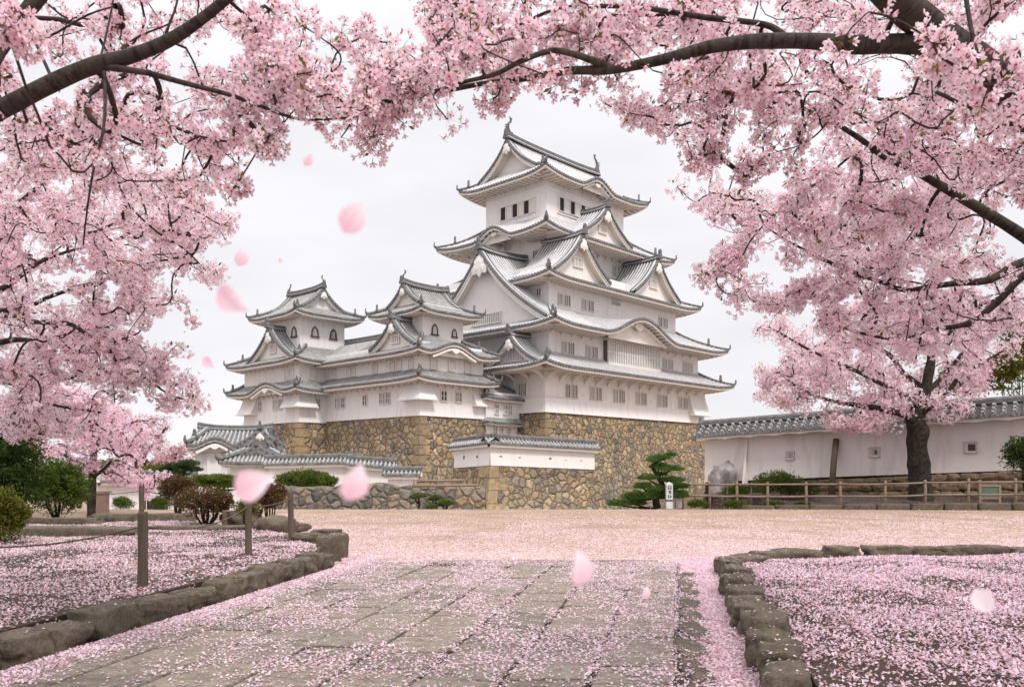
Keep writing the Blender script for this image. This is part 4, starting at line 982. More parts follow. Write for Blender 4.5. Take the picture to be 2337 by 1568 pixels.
# paved path
mb = MB(); mb.face([(Lx(2)-.1, 2, .004), (Rx(2)+.05, 2, .004), (Rx(14.1)+.05, 14.1, .004), (Lx(14.2)-.1, 14.25, .004)], 1)
ncol = 8; rr_ = random.Random(3)
for c in range(ncol):
    y = 2.0+rr_.uniform(0, .8); o0, o1 = c/ncol, (c+1)/ncol
    while y < 14.0:
        L_ = rr_.uniform(.5, 1.15); y2 = min(13.95+.17*math.sin(c*2.1), y+L_); 
        if y2-y < .35: break
        g_ = .024; z = .04+rr_.uniform(-.006, .006); tl = rr_.uniform(-.005, .005)
        j = lambda: rr_.uniform(-.012, .012)
        sk_ = .03
        c4 = [(Lx(y)+o0*Wx(y)+g_+j(), y+g_+j()), (Lx(y)+o1*Wx(y)-g_+j(), y+g_+j()), (Lx(y2)+o1*Wx(y2)-g_+j(), y2-g_+j()), (Lx(y2)+o0*Wx(y2)+g_+j(), y2-g_+j())]
        nseg = 3; rim = []
        for k in range(4):
            a, b = c4[k], c4[(k+1) % 4]
            for q in range(nseg): f = q/nseg; rim.append((a[0]+(b[0]-a[0])*f+(j()*.5 if q else 0), a[1]+(b[1]-a[1])*f+(j()*.5 if q else 0)))
        cx_, cy_ = sum(p[0] for p in rim)/len(rim), sum(p[1] for p in rim)/len(rim)
        ins = [(p[0]+(cx_-p[0])*.025, p[1]+(cy_-p[1])*.025) for p in rim]
        zt = lambda p: z+tl*(p[0]-cx_)*3
        mb.grid([[(p[0], p[1], .005) for p in rim], [(p[0], p[1], zt(p)-.01) for p in rim], [(p[0], p[1], zt(p)) for p in ins]], (sm := rr_.choice((0, 0, 2, 3))), True)
        mb.face([(p[0], p[1], zt(p)) for p in ins], sm)
        y = y2
pth = mb.build('path', [SLAB, JOINT, SLAB2, SLAB3]); tag(pth, kind='structure')
# pale stone edge across the end of the path
for q, (a, b) in enumerate(((-1.5, -.1), (-.07, 1.3), (1.33, Rx(14.1)-.3))):
    mb = MB(); mb.box((a, 14.14+.02*q, .0), (b, 14.27+.015*q, .042)); o = mb.build('path_edge_slab', SLAB3)
    tag(o, ['left pale slab across the far end of the paved path', 'middle pale slab across the far end of the paved path', 'right pale slab across the far end of the paved path'][q], 'kerb', 'slabs across the end of the path')
# raised beds
def bed(name, poly, z, zin=.0, sub=.5):
    bm = bmesh.new(); vs = [bm.verts.new((x, y, z)) for x, y in poly]; bm.faces.new(vs)
    bmesh.ops.triangulate(bm, faces=bm.faces[:]); 
    for _ in range(5): bmesh.ops.subdivide_edges(bm, edges=[e for e in bm.edges if e.calc_length() > sub], cuts=1, use_grid_fill=False)
    bmesh.ops.triangulate(bm, faces=bm.faces[:])
    for v in bm.verts: v.co.z = z+.05*mnoise.noise(Vector((v.co.x*.6, v.co.y*.6, 1)))+.012*mnoise.noise(v.co*4)
    be = [e for e in bm.edges if e.is_boundary]; r = bmesh.ops.extrude_edge_only(bm, edges=be)
    for v in r['geom']:
        if isinstance(v, bmesh.types.BMVert): v.co.z = -.05
    me = bpy.data.meshes.new(name); bm.to_mesh(me); bm.free(); me.materials.append(SOIL); o = bpy.data.objects.new(name, me); COL.objects.link(o); return tag(o, kind='structure')
LBED = [(Lx(2)-.45, 2), (Lx(13.6)-.45, 13.6), (-3.5, 14.6), (-4.2, 16.6), (-5.2, 18), (-7.4, 20.6), (-9.5, 22), (-30, 23.5), (-30, 2)]
RBED = [(Rx(2)+.95, 2), (Rx(12.9)+.95, 12.9), (4.3, 13.6), (6.2, 14.0), (9.4, 14.6), (24, 15.6), (24, 2)]
bed('garden_bed', LBED, .24); bed('garden_bed', RBED, .12)
def inpoly(x, y, poly):
    r = np.zeros(len(x), bool); n = len(poly)
    for i in range(n):
        x1, y1 = poly[i]; x2, y2 = poly[(i+1) % n]
        if y1 == y2: continue
        c = ((y1 > y) != (y2 > y)) & (x < (x2-x1)*(y-y1)/(y2-y1)+x1); r ^= c
    return r
# ------------------------------------------------------------------ rocks
def rock(name, c, dims, rz=0, seed=0, m=ROCK, sub=4, rough=.22, sharp=.5, tilt=0):
    bm = bmesh.new(); bmesh.ops.create_cube(bm, size=1); bmesh.ops.subdivide_edges(bm, edges=bm.edges[:], cuts=sub*2, use_grid_fill=True)
    for v in bm.verts:
        p = v.co*2; l = max(abs(p.x), abs(p.y), abs(p.z)); s_ = p.normalized()
        q = p.lerp(s_*1.12, sharp); n = mnoise.noise(q*1.1+Vector((seed*7.3, 0, 0)))*rough+mnoise.noise(q*3.1+Vector((0, seed*3.1, 0)))*rough*.4+mnoise.noise(q*8+Vector((0, 0, seed)))*rough*.14
        q = q*(1+n); v.co = Vector((q.x*dims[0]/2, q.y*dims[1]/2, q.z*dims[2]/2))
    me = bpy.data.meshes.new(name); bm.to_mesh(me); bm.free(); me.materials.append(m)
    me.polygons.foreach_set('use_smooth', [True]*len(me.polygons))
    o = bpy.data.objects.new(name, me); COL.objects.link(o); o.location = c; o.rotation_euler = (tilt, 0, rz); return o
ang = math.atan2(1, PD)
ORD = ['first', 'second', 'third', 'fourth', 'fifth', 'sixth', 'seventh', 'eighth', 'ninth', 'tenth', 'eleventh', 'twelfth', 'thirteenth', 'fourteenth', 'fifteenth', 'sixteenth', 'seventeenth', 'eighteenth', 'nineteenth', 'twentieth']
rr_ = random.Random(11); y = 5.45; k = 0
lens = [.62, .5, .55, .46, .75, .9, .62, .55, .62, .5, .42, .35, .34, .36, .4, .34, .3, .32, .3, .3]
for k, L_ in enumerate(lens):
    yc = y+L_/2; h_ = .285+rr_.uniform(-.03, .04)
    if yc > 13.2: break
    o = rock('kerb_stone', (Lx(yc)-.26+rr_.uniform(-.04, .04), yc, h_/2-.03), (L_*.885, .36, h_*rr_.uniform(.85, 1.15)), ang+rr_.uniform(-.13, .13), k+1, sub=5, rough=.2, sharp=.34)
    tag(o, 'grey-brown kerb stone on the left edge of the path, %s from the near end' % ORD[k], 'kerb stone', 'kerb stones left of the path'); y += L_
for i, (px, py, wd, hg) in enumerate(((742, 1283, .25, .47), (764, 1281, .22, .50), (715, 1288, .22, .3), (779, 1272, .18, .46))):
    p = P(px, py, 3040/(py-HY)); o = rock('kerb_stone', (p.x, p.y, hg/2-.02), (wd, .3, hg), rr_.uniform(-.2, .2), 40+i, sub=4, rough=.12, sharp=.22)
    tag(o, ['tall upright stone at the turn of the left kerb, in its middle', 'tallest upright stone at the corner of the left kerb', 'lower upright stone just left of the tall ones at the kerb corner', 'rightmost narrow upright stone at the kerb corner'][i], 'kerb stone', 'upright stones at the kerb corner')
for i, (px, py, d, w_, h_, dp) in enumerate(((745, 1222, 17.0, .6, .2, .5), (700, 1232, 16.0, .55, .2, .4), (632, 1212, 18.5, .85, .42, .6), (670, 1218, 18.8, .7, .2, .4), (555, 1193, 20.5, .9, .5, .7), (640, 1265, 13.9, .3, .12, .2), (612, 1262, 14.2, .25, .1, .2))):
    p = P(px, py, d); o = rock('garden_rock', (p.x, p.y, .22+h_*.25), (w_, dp, h_), .2*i, 60+i, rough=.25)
    tag(o, ['flat layered stone behind the corner of the left kerb', 'mossy flat stone left of the kerb corner', 'large low boulder between the wooden posts in the left bed', 'flat grey stone right of the low boulder', 'dark rounded rock under the petal-strewn shrubs', 'small flat mossy stone beside the left kerb', 'smallest mossy stone beside the left kerb'][i], 'rock', 'rocks in the left bed')
for i, (x, y_, L_, h_) in enumerate(((-9.3, 17.0, 3.4, .36), (-12.4, 17.4, 2.6, .3), (-6.9, 18.4, 2.2, .2), (-9.5, 21.5, 2.6, .4), (-11.5, 20.8, 2.4, .25))):
    o = rock('edging_stone', (x, y_, .25), (L_, .5, h_), .04*(i-2), 80+i, rough=.14, sharp=.2); o.data.materials[0] = ROCK
    tag(o, ['long low edging stone at the back of the left bed, right of the dark bush', 'long low edging stone running behind the dark bush at far left', 'thin long edging stone behind the front wooden post', 'long grey kerb block behind the left bed by the plaza', 'low mossy edging stone at the far left behind the bed'][i], 'edging stone', 'long edging stones behind the left bed')
# right kerb
y = 5.3; k = 0
lens = [.55, .6, .5, .62, .45, .55, .5, .62, .48, .55, .5, .6, .5, .45, .5]
for k, L_ in enumerate(lens):
    yc = y+L_/2; h_ = .30+rr_.uniform(-.03, .05)
    if yc > 13.0: break
    o = rock('kerb_stone', (Rx(yc)+.57+.19+rr_.uniform(-.04, .05), yc, h_/2-.02), (L_*.88, .32+rr_.uniform(-.04, .10), h_*rr_.uniform(.85, 1.1)), ang+rr_.uniform(-.2, .2), 100+k, sub=5, rough=.22, sharp=.34)
    tag(o, 'petal-strewn kerb stone right of the path, %s from the near end' % ORD[k], 'kerb stone', 'kerb stones right of the path'); y += L_
for i, (px, py, L_, h_, dp) in enumerate(((1700, 1300, .75, .26, .4), (1712, 1285, .8, .2, .4), (1755, 1283, .7, .24, .4), (1815, 1283, 1.0, .3, .45), (1920, 1272, .7, .26, .4), (2020, 1272, .85, .28, .4), (2100, 1268, 1.1, .2, .45), (2175, 1268, .7, .22, .4), (2240, 1266, .9, .24, .4), (2318, 1264, .5, .18, .4))):
    d = 3040/(py-HY)*1.0; p = P(px, py, d); o = rock('kerb_stone', (p.x, p.y, h_*.36), (L_*.88, dp, h_*rr_.uniform(.75, 1.0)), rr_.uniform(-.12, .16), 130+i, sub=4, rough=.24, sharp=.4)
    tag(o, 'low brown stone of the back row of the right bed, %s from the left' % ORD[i], 'kerb stone', 'kerb stones behind the right bed')
for i in range(9):
    yc = 5.6+i*.82; o = rock('edging_stone', (Rx(yc)+.14+rr_.uniform(-.02, .04), yc, .02), (rr_.uniform(.5, .85), .16+rr_.uniform(0, .1), .09), ang+rr_.uniform(-.2, .2), 160+i, rough=.3, sharp=.6, m=ROCK)
    tag(o, 'flat dark stone half buried in petals beside the path, %s from the near end' % ORD[i], 'edging stone', 'flat edging stones right of the path')
# ------------------------------------------------------------------ wooden posts and rope, left bed
def post(px, py, h_, r, z0, label, sq=False, lean=0):
    d = (CZ-z0)/(py-HY)*F; p = P(px, py, d); mb = MB(); n = 12
    mb.grid([[(r*(1+.05*math.sin(k*2.1+z*6))*math.cos(2*PI*k/n)*s_, r*(1+.05*math.sin(k*3.3+z*4))*math.sin(2*PI*k/n)*s_, z) for k in range(n)] for z, s_ in ((-.2, 1.06), (0, 1.04), (h_*.4, .98), (h_*.8, 1.0), (h_-.02, .97), (h_, .82))], 0, True)
    mb.face([(r*.82*math.cos(2*PI*k/n), r*.82*math.sin(2*PI*k/n), h_+.01*math.cos(k)) for k in range(n)], 0)
    o = mb.build('wooden_post', WOOD, loc=(p.x, p.y, z0)); o.rotation_euler = (0, lean, 0); return tag(o, label, 'post', 'rope posts in the left bed'), p
pA, a1_ = post(326, 1338, .86, .058, .24, 'nearest weathered wooden post, tied with rope, in the left bed')
pB, a2_ = post(567, 1270, .88, .052, .24, 'wooden post under the large falling petal, second nearest the path')
pC, a3_ = post(665, 1233, .93, .055, .24, 'wooden post just behind the kerb corner, rightmost of the rope posts', lean=-.02)
pD_, a4_ = post(513, 1207, .42, .06, .24, 'short wooden post stump between the petal-strewn shrubs')
pE, a5_ = post(323, 1192, .95, .065, .24, 'farthest wooden post, seen just behind the nearest one')
def rope(a, b, sag, label, r=.010):
    a, b = Vector(a), Vector(b); mb = MB(); mb.tube([a.lerp(b, i/12)-Vector((0, 0, sag*4*(i/12)*(1-i/12))) for i in range(13)], r, 6); o = mb.build('rope', ROPE, smooth=True); tag(o, label, 'rope', 'ropes between the posts')
T = lambda p, h_: Vector((p.x, p.y, .24+h_))
rope(T(a1_, .70), P(-120, 1245, 9.4), .10, 'rope sagging from the nearest post to the left edge of the picture')
rope(T(a1_, .70), T(a2_, .78), .16, 'rope from the nearest post to the post under the large petal')
rope(T(a2_, .78), T(a3_, .80), .05, 'short rope between the two right-hand posts')
rope(T(a5_, .80), P(150, 1128, 24), .05, 'thin far rope running left from the farthest post'); rope(T(a5_, .80), P(470, 1120, 26), .1, 'thin far rope running right from the farthest post')
# ------------------------------------------------------------------ rail fence at right
def rail_fence(name, label, pts, h_, r=.055, rails=(.42, .88)):
    root = empty(name, (pts[0][0], pts[0][1], 0), 0, label, 'fence'); O_ = Vector((pts[0][0], pts[0][1], 0)); q0 = None
    for (x, y_, z) in pts:
        mb = MB(); j = random.uniform(-.03, .05)
        mb.tube([(x-O_.x, y_-O_.y, z-.2), (x-O_.x, y_-O_.y, z+h_*.5), (x-O_.x+random.uniform(-.015, .015), y_-O_.y, z+h_+j-.03), (x-O_.x, y_-O_.y, z+h_+j)], [r*1.15, r*1.05, r, r*.6], 9); mb.build('post', FENCEW, root, True)
    for (a, b) in zip(pts[:-1], pts[1:]):
        for f in rails:
            mb = MB(); A_, B_ = Vector(a)-O_+Vector((0, -r*.6, h_*f)), Vector(b)-O_+Vector((0, -r*.6, h_*f)); M_ = A_.lerp(B_, .5)+Vector((0, 0, random.uniform(-.02, .015)))
            d_ = (B_-A_).normalized()*.12
            mb.tube([A_-d_, M_, B_+d_], [r*.75, r*.72, r*.7], 7); mb.build('rail', FENCEW, root, True)
    return root
fp = [(px, 3040/(py-HY)*1.0) for px, py in ()]
pts = []
for px, d, zo in ((1558, 35.5, 0), (1620, 35.2, 0), (1682, 34.9, .0), (1752, 34.6, .0), (1840, 34.3, .02), (1918, 34.0, .03), (2020, 33.7, .04), (2112, 33.4, .1), (2210, 33.1, .12), (2318, 32.8, .14), (2430, 32.5, .14)):
    p = P(px, 0, d); pts.append((p.x, p.y, zo))
rail_fence('wooden_rail_fence', 'long two-rail round-log fence in front of the garden wall, at right', pts, 1.08)
pts = [(p.x, p.y, 0) for p in (P(1586, 0, 38), P(1660, 0, 37.6), P(1715, 0, 37.2))]
rail_fence('wooden_rail_fence', 'short rail fence behind the left end of the long log fence', pts, 1.0, .04)
# kerb under the fence
x0 = 11.4
for i in range(9):
    p0, p1 = P(1690+i*76, 0, 33.6-.14*i), P(1690+(i+1)*76-3, 0, 33.6-.14*(i+1)); L_ = (p1-p0).length
    o = rock('kerb_stone', ((p0.x+p1.x)/2, (p0.y+p1.y)/2-.25, .04+.012*i), (L_, .35, .2+.02*i), math.atan2(p1.y-p0.y, p1.x-p0.x), 200+i, sub=2, rough=.08, sharp=.12)
    tag(o, 'low grey kerb block at the foot of the log fence, %s from the left' % ORD[i], 'kerb stone', 'kerb blocks under the log fence')
# footing of the garden wall: piled boulders
k = 0
for row, (zo, sz) in enumerate(((.12, .62), (.62, .55), (1.02, .5))):
    px = 1760+row*35
    while px < 2380:
        c, ux, n = on_mw(px, .42-.06*row); wpx = random.uniform(22, 46); topz = P(px, 1104-(px-1700)*.045, c.y).z
        L_ = wpx*2/F*c.y*.56; hh = (topz-.1)/3*random.uniform(.95, 1.12); z = .15+(row+.5)*(topz-.12)/3
        if True:
            o = rock('footing_stone', (c.x+ux.x*L_/2, c.y+ux.y*L_/2-.1+.08*(2-row)*-1, z), (L_*.97, .6, hh*.97), math.atan2(ux.y, ux.x)+random.uniform(-.06, .06), 240+k, m=ROCKW, sub=3, rough=.26, sharp=.6)
            tag(o, 'brown boulder in the %s course under the garden wall, %s from the left' % (('bottom', 'middle', 'top')[row], ORD[min(19, int((px-1760)/31))]), 'stone', 'boulders under the garden wall')
            k += 1
        px += wpx*1.02
o = rock('boulder', P(1652, 1100, 45.0), (1.3, .7, 1.7), .1, 300, rough=.55, sharp=.7, m=simple('grey_boulder', (.10,.095,.10), (.42,.38,.38), 1.6, bs=.6, bd=.1)); tag(o, 'tall smoky grey boulder at the left end of the garden wall', 'rock')
# ------------------------------------------------------------------ grey garden wall below the castle, rails, sign, pillar
gw = MB(); a, b = Vector(w3(600, 0, 36)), Vector(w3(1108, 0, 37)); n = 20
tops = []
for i in range(n+1):
    p = a.lerp(b, i/n); pxx = 600+508*i/n; ty = 1112 if pxx < 760 else (1104 if pxx < 900 else 1110); ty += 2*math.sin(i*2.3); z = P(pxx, ty, p.y).z; tops.append((p.x, p.y, z))
gw.grid([[(x, y_-.25, -.4) for x, y_, z in tops], [(x, y_, z-.08) for x, y_, z in tops], [(x, y_+.08, z) for x, y_, z in tops], [(x, y_+.9, z+.02) for x, y_, z in tops], [(x, y_+.95, -1) for x, y_, z in tops]], 0)
o = gw.build('stone_wall', STONE3, smooth=False); tag(o, 'low grey rubble retaining wall between the left shrubs and the tan bastion', 'stone wall')
mb = MB()
for i, (p, q) in enumerate(((P(940, 1109, 35.5), P(1092, 1107, 35.8)), (P(955, 1098, 37), P(1062, 1096, 37)))): mb.tube([p, p.lerp(q, .5), q], .06, 7)
for px in (945, 1000, 1060): p = P(px, 1097, 37); mb.tube([p-Vector((0, 0, .45)), p+Vector((0, 0, .06))], .05, 7)
o = mb.build('wooden_rail', FENCEW, smooth=True); tag(o, 'weathered timber rails resting on the grey rubble wall', 'fence')
sg = empty('sign_post', tuple(P(1527, 1158, 33.6).xy)+(0,), 0, 'white square sign post with black vertical lettering beside the pine', 'sign')
mb = MB(); mb.box((-.13, -.13, 0), (.13, .13, 1.0)); mb.face([(-.13, -.13, 1.0), (.13, -.13, 1.0), (0, 0, 1.08)]); mb.face([(.13, -.13, 1.0), (.13, .13, 1.0), (0, 0, 1.08)]); mb.face([(-.13, .13, 1.0), (-.13, -.13, 1.0), (0, 0, 1.08)]); mb.box((-.134, -.134, .30), (.134, .134, .36), 1)
mb.build('post', [SIGNW, SIGNB], sg); mb = MB(); S_ = lambda x0, z0, x1, z1: mb.box((x0, -.142, z0), (x1, -.131, z1))
for z in (.78,): S_(-.07, z, -.05, z+.14); S_(.05, z, .07, z+.14); S_(-.07, z+.125, .07, z+.14); S_(-.05, z+.06, .05, z+.075); S_(-.05, z, .05, z+.015)
for z in (.60,): S_(-.06, z+.11, .06, z+.13); S_(-.01, z, .01, z+.11); S_(.04, z, .06, z+.13); S_(-.05, z+.05, .06, z+.07)
for z in (.42,): S_(-.07, z+.11, -.02, z+.13); S_(-.055, z, -.035, z+.13); S_(0, z+.1, .07, z+.12); S_(.0, z+.05, .07, z+.065); S_(.03, z, .045, z+.12); S_(-.07, z+.03, -.02, z+.045)
mb.build('lettering', SIGNB, sg)
mb = MB(); mb.tube([(0, 0, 0), (0, 0, .75)], .018, 6); o = mb.build('metal_stake', SIGNB, loc=(P(1541, 0, 33.4).x, 33.4, 0)); tag(o, 'thin black metal stake standing just right of the white sign post', 'post')
mb = MB(); mb.box((-.09, -.06, 0), (.09, .06, .62)); mb.box((-.10, -.07, .52), (.10, .07, .66)); o = mb.build('marker_post', SIGNW, loc=(P(1551, 0, 34.4).x, 34.4, 0)); tag(o, 'small white marker behind the sign post by the pine', 'sign')
pl = empty('stone_pillar', tuple(P(228, 1175, 30).xy)+(0,), .1, 'short pinkish granite pillar with a cap, beside the cherry trunk at left', 'pillar')
GRN = simple('granite', (.30,.215,.17), (.42,.31,.25), 3)
mb = MB(); mb.box((-.2, -.2, -.3), (.24, .24, .72)); mb.build('shaft', GRN, pl); mb = MB(); mb.box((-.26, -.26, .721), (.30, .30, .80)); mb.build('cap', GRN, pl)
bd_ = empty('notice_board', tuple(P(355, 1165, 38).xy)+(0,), 0, 'pale blank notice board on dark posts in front of the distant wall at left', 'sign')
zb_ = P(0, 1136, 38).z
mb = MB(); mb.box((-.45, 0, zb_), (.45, .05, zb_+.9)); mb.build('panel', SIGNW, bd_)
for x in (-.5, .5): mb = MB(); mb.box((x-.045, -.04, -.4), (x+.045, .06, zb_+.95)); mb.build('leg', WOOD, bd_)
mb = MB(); mb.box((-.4, 0, -.3), (.4, .08, zb_-.02)); mb.build('lower_panel', SIGNB, bd_)
fb = empty('information_board', tuple(P(2262, 1150, 34.6).xy)+(0,), 0, 'low grey framed information board behind the log fence at far right', 'sign')
mb = MB(); mb.box((-.5, 0, .2), (-.4, .1, 1.15)); mb.box((.32, 0, .2), (.42, .1, .95)); mb.box((-.4, 0, .86), (.32, .1, .95)); mb.box((-.4, 0, .35), (.32, .1, .42)); mb.build('frame', FENCEW, fb)
mb = MB(); mb.box((-.4, .03, .42), (.32, .06, .86)); mb.build('panel', simple('board_green', (.09,.12,.10), (.14,.17,.14), 3), fb)

# ------------------------------------------------------------------ fallen petals (real geometry)
def petals_mesh(name, x, y, z, size, cols, flat=.35):
    n = len(x); th = RNG.uniform(0, 2*PI, n); c, s_ = np.cos(th), np.sin(th); L_ = size*RNG.uniform(.75, 1.25, n); W_ = L_*RNG.uniform(.55, .85, n)
    tx, ty = RNG.normal(0, flat, n), RNG.normal(0, flat, n); cu = RNG.uniform(.05, .3, n)*L_
    loc = np.zeros((n, 4, 3))
    for k, (a, b, h_) in enumerate(((-.5, 0, 0), (0, -.5, 1), (.5, 0, 0), (0, .5, 1))):
        lx, ly = a*L_, b*W_; loc[:, k, 0] = x+lx*c-ly*s_; loc[:, k, 1] = y+lx*s_+ly*c
        loc[:, k, 2] = z+.004+np.abs(lx*tx)+np.abs(ly*ty)*1.0+cu*h_*.4+(lx*tx)*.9+ly*ty*.9
    V = loc.reshape(-1, 3); i = np.arange(n)*4; T_ = np.concatenate([np.stack([i, i+1, i+2], 1), np.stack([i, i+2, i+3], 1)])
    col = np.repeat(cols, 4, axis=0)
    o = np_mesh(name, V, T_, PETAL, col=col); return o
def pcol(n, a=(.80, .52, .64), b=(.92, .78, .84), dirt=.2):
    f = RNG.random((n, 1))**1.2; c = np.array(a)*(1-f)+np.array(b)*f; d = RNG.random((n, 1)) < dirt; return np.where(d, c*np.array([.62, .50, .42]), c)
def clump(x, y, s, seed=0.0):
    return np.array([mnoise.noise(Vector((a*s, b*s, seed))) for a, b in zip(x, y)])
n = 520000; y = 14.1+(RNG.random(n)**1.6)*20; x = RNG.uniform(-11, 21, n); keepm = (np.abs(x) < y*.64+1)
dens = np.clip(1.25-(y-14)/13.5, .05, 1); cl = clump(x[:], y[:], .55)+.5*clump(x[:], y[:], 2.2, 4.); dens = dens*np.clip(.72+cl*1.7, .08, 1.2)
# thinner tan patch right beyond the path end, left-centre; thick drift at right
dens *= np.where((x < 2.5) & (x > -2.2) & (y < 19), .6, 1.0)
m = keepm & (RNG.random(n) < dens) & ~inpoly(x, y, LBED); x, y = x[m], y[m]
o = petals_mesh('fallen_petals', x, y, np.zeros(len(x))+.002, .027+.0008*(y-14), pcol(len(x), (.80,.56,.62), (.92,.80,.83)), .3)
tag(o, 'pink petals scattered over the sandy plaza', 'fallen petals', kind='stuff')
n = 210000; x = RNG.uniform(-14, -2.5, n); y = 4+RNG.random(n)*18.5; cl = clump(x, y, .9, 3.)+.5*clump(x, y, 4., 9.); m = inpoly(x, y, LBED) & (np.abs(x) < y*.64+.6) & (RNG.random(n) < np.clip(.60+cl*2.0+(y > 9)*.14, .16, 1.0)); x, y = x[m], y[m]
z = np.array([.24+.05*mnoise.noise(Vector((a*.6, b*.6, 1)))+.015 for a, b in zip(x, y)])
o = petals_mesh('fallen_petals', x, y, z, .029, pcol(len(x), (.78,.52,.60), (.92,.78,.83)), .5); tag(o, 'pink petals covering the mossy left garden bed', 'fallen petals', kind='stuff')
n = 160000; x = RNG.uniform(1.5, 12, n); y = 4+RNG.random(n)*11; cl = clump(x, y, .9, 7.)+.5*clump(x, y, 4., 11.); m = inpoly(x, y, RBED) & (x < y*.64+.6) & (RNG.random(n) < np.clip(.80+cl*1.9-np.clip((x-4)*.1, 0, .3)*(y < 10), .30, 1.0)); x, y = x[m], y[m]
z = np.array([.12+.05*mnoise.noise(Vector((a*.6, b*.6, 1)))+.015 for a, b in zip(x, y)])
o = petals_mesh('fallen_petals', x, y, z, .030, pcol(len(x), (.81,.53,.66), (.92,.77,.85)), .5); tag(o, 'dense pink petals covering the right garden bed', 'fallen petals', kind='stuff')
# path: thin overall, thick along the edges and joints
n = 80000; y = 4.5+RNG.random(n)*9.6; f = RNG.random(n); x = Lx(y)+f*Wx(y); cl = clump(x, y, 1.1, 5.)+.7*clump(x, y, 3.5, 8.); m = (RNG.random(n) < np.clip(.36+cl*1.5+(f > .6)*.25+np.clip(y-12.3, 0, 2)*.4, .10, 1)); x, y = x[m], y[m]
e1 = 15000; y1 = 4.5+RNG.random(e1)*10.5; x1 = Lx(y1)-.02+np.abs(RNG.normal(0, .22, e1)); x1 = np.minimum(x1, Lx(y1)+1.4)
e2 = 30000; y2 = 4.5+RNG.random(e2)*10.2; x2 = Rx(y2)+.34+RNG.normal(0, .17, e2); x2 = np.clip(x2, Rx(y2)-.5, Rx(y2)+.75)
xs_, ys_ = [], []
for c in range(1, 8):
    k = int(1000*(.2+c/6)); yy = 4.5+RNG.random(k)*9.5; nn_ = np.array([mnoise.noise(Vector((q*1.3, c*5.0, 0))) for q in yy]); mm = nn_ > -.05+.25*(c < 5); yy = yy[mm]; xs_.append(Lx(yy)+c*Wx(yy)/8+RNG.normal(0, .035, len(yy))); ys_.append(yy)
x = np.concatenate([x, x1, x2]+xs_); y = np.concatenate([y, y1, y2]+ys_); z = np.where((x > Rx(y)+.02), .01+RNG.random(len(x))*.05, .042)
o = petals_mesh('fallen_petals', x, y, z, .026, pcol(len(x), (.82,.56,.67), (.93,.83,.88)), .3); tag(o, 'pink petals lying on the paved path and drifted along its edges', 'fallen petals', kind='stuff')
# petals resting on the kerb stones (part of each drift)
xs_, ys_, zs_ = [], [], []
deps = bpy.context.evaluated_depsgraph_get(); deps.update()
for o_ in [q for q in COL.objects if q.name.startswith('kerb_stone') and q.location.y < 16]:
    me = o_.data; co = np.empty(len(me.vertices)*3); me.vertices.foreach_get('co', co); co = co.reshape(-1, 3); rz = o_.rotation_euler.z
    top = co[co[:, 2] > co[:, 2].max()*.55]; k = 26 if o_.location.x > 0 else 9
    if not len(top): continue
    s_ = top[RNG.integers(0, len(top), k)]; xs_.append(o_.location.x+s_[:, 0]*math.cos(rz)-s_[:, 1]*math.sin(rz)); ys_.append(o_.location.y+s_[:, 0]*math.sin(rz)+s_[:, 1]*math.cos(rz)); zs_.append(o_.location.z+s_[:, 2])
x, y, z = map(np.concatenate, (xs_, ys_, zs_)); o = petals_mesh('fallen_petals', x, y, z, .027, pcol(len(x), (.82,.60,.66), (.92,.82,.85)), .25); tag(o, 'loose petals lying on top of the kerb stones', 'fallen petals', kind='stuff')

# ------------------------------------------------------------------ cherry trees
def frames_from(nrm):
    nrm = nrm/np.linalg.norm(nrm, axis=1, keepdims=True); a = RNG.normal(size=nrm.shape); u_ = np.cross(nrm, a); u_ /= np.linalg.norm(u_, axis=1, keepdims=True)+1e-9
    return u_, np.cross(nrm, u_), nrm
def flower_template(lod):
    V, C, T_ = [], [], []
    def add(v, c): V.append(v); C.append(c); return len(V)-1
    for k in range(5):
        th = 2*PI*k/5; cs, sn = math.cos(th), math.sin(th)
        def q(r, w_, z): return (r*cs-w_*sn, r*sn+w_*cs, z)
        if lod == 0:
            b = add(q(.08, 0, 0), 1); l1 = add(q(.5, .30, .17), .4); t1 = add(q(.96, .17, .30), 0); nn = add(q(.86, 0, .24), .12); t2 = add(q(.96, -.17, .30), 0); r1_ = add(q(.5, -.30, .17), .4); md = add(q(.52, 0, .10), .45)
            T_ += [(b, md, l1), (l1, md, nn), (l1, nn, t1), (b, r1_, md), (r1_, nn, md), (r1_, t2, nn)]
        else:
            b = add(q(.05, 0, 0), .9); l1 = add(q(.65, .34, .2), .2); t1 = add(q(1.0, 0, .26), 0); r1_ = add(q(.65, -.34, .2), .2)
            T_ += [(b, t1, l1), (b, r1_, t1)]
    if lod == 0:
        c0 = add((0, 0, .16), 2); ring = [add((.18*math.cos(2*PI*k/5+.3), .18*math.sin(2*PI*k/5+.3), .06), 2) for k in range(5)]
        T_ += [(c0, ring[k], ring[(k+1) % 5]) for k in range(5)]
    # calyx seen from behind
    c0 = add((0, 0, -.38), 3); ring = [add((.14*math.cos(2*PI*k/3), .14*math.sin(2*PI*k/3), .0), 3) for k in range(3)]
    T_ += [(c0, ring[(k+1) % 3], ring[k]) for k in range(3)]
    return np.array(V), np.array(C), np.array(T_)
TPL = {0: flower_template(0), 1: flower_template(1)}
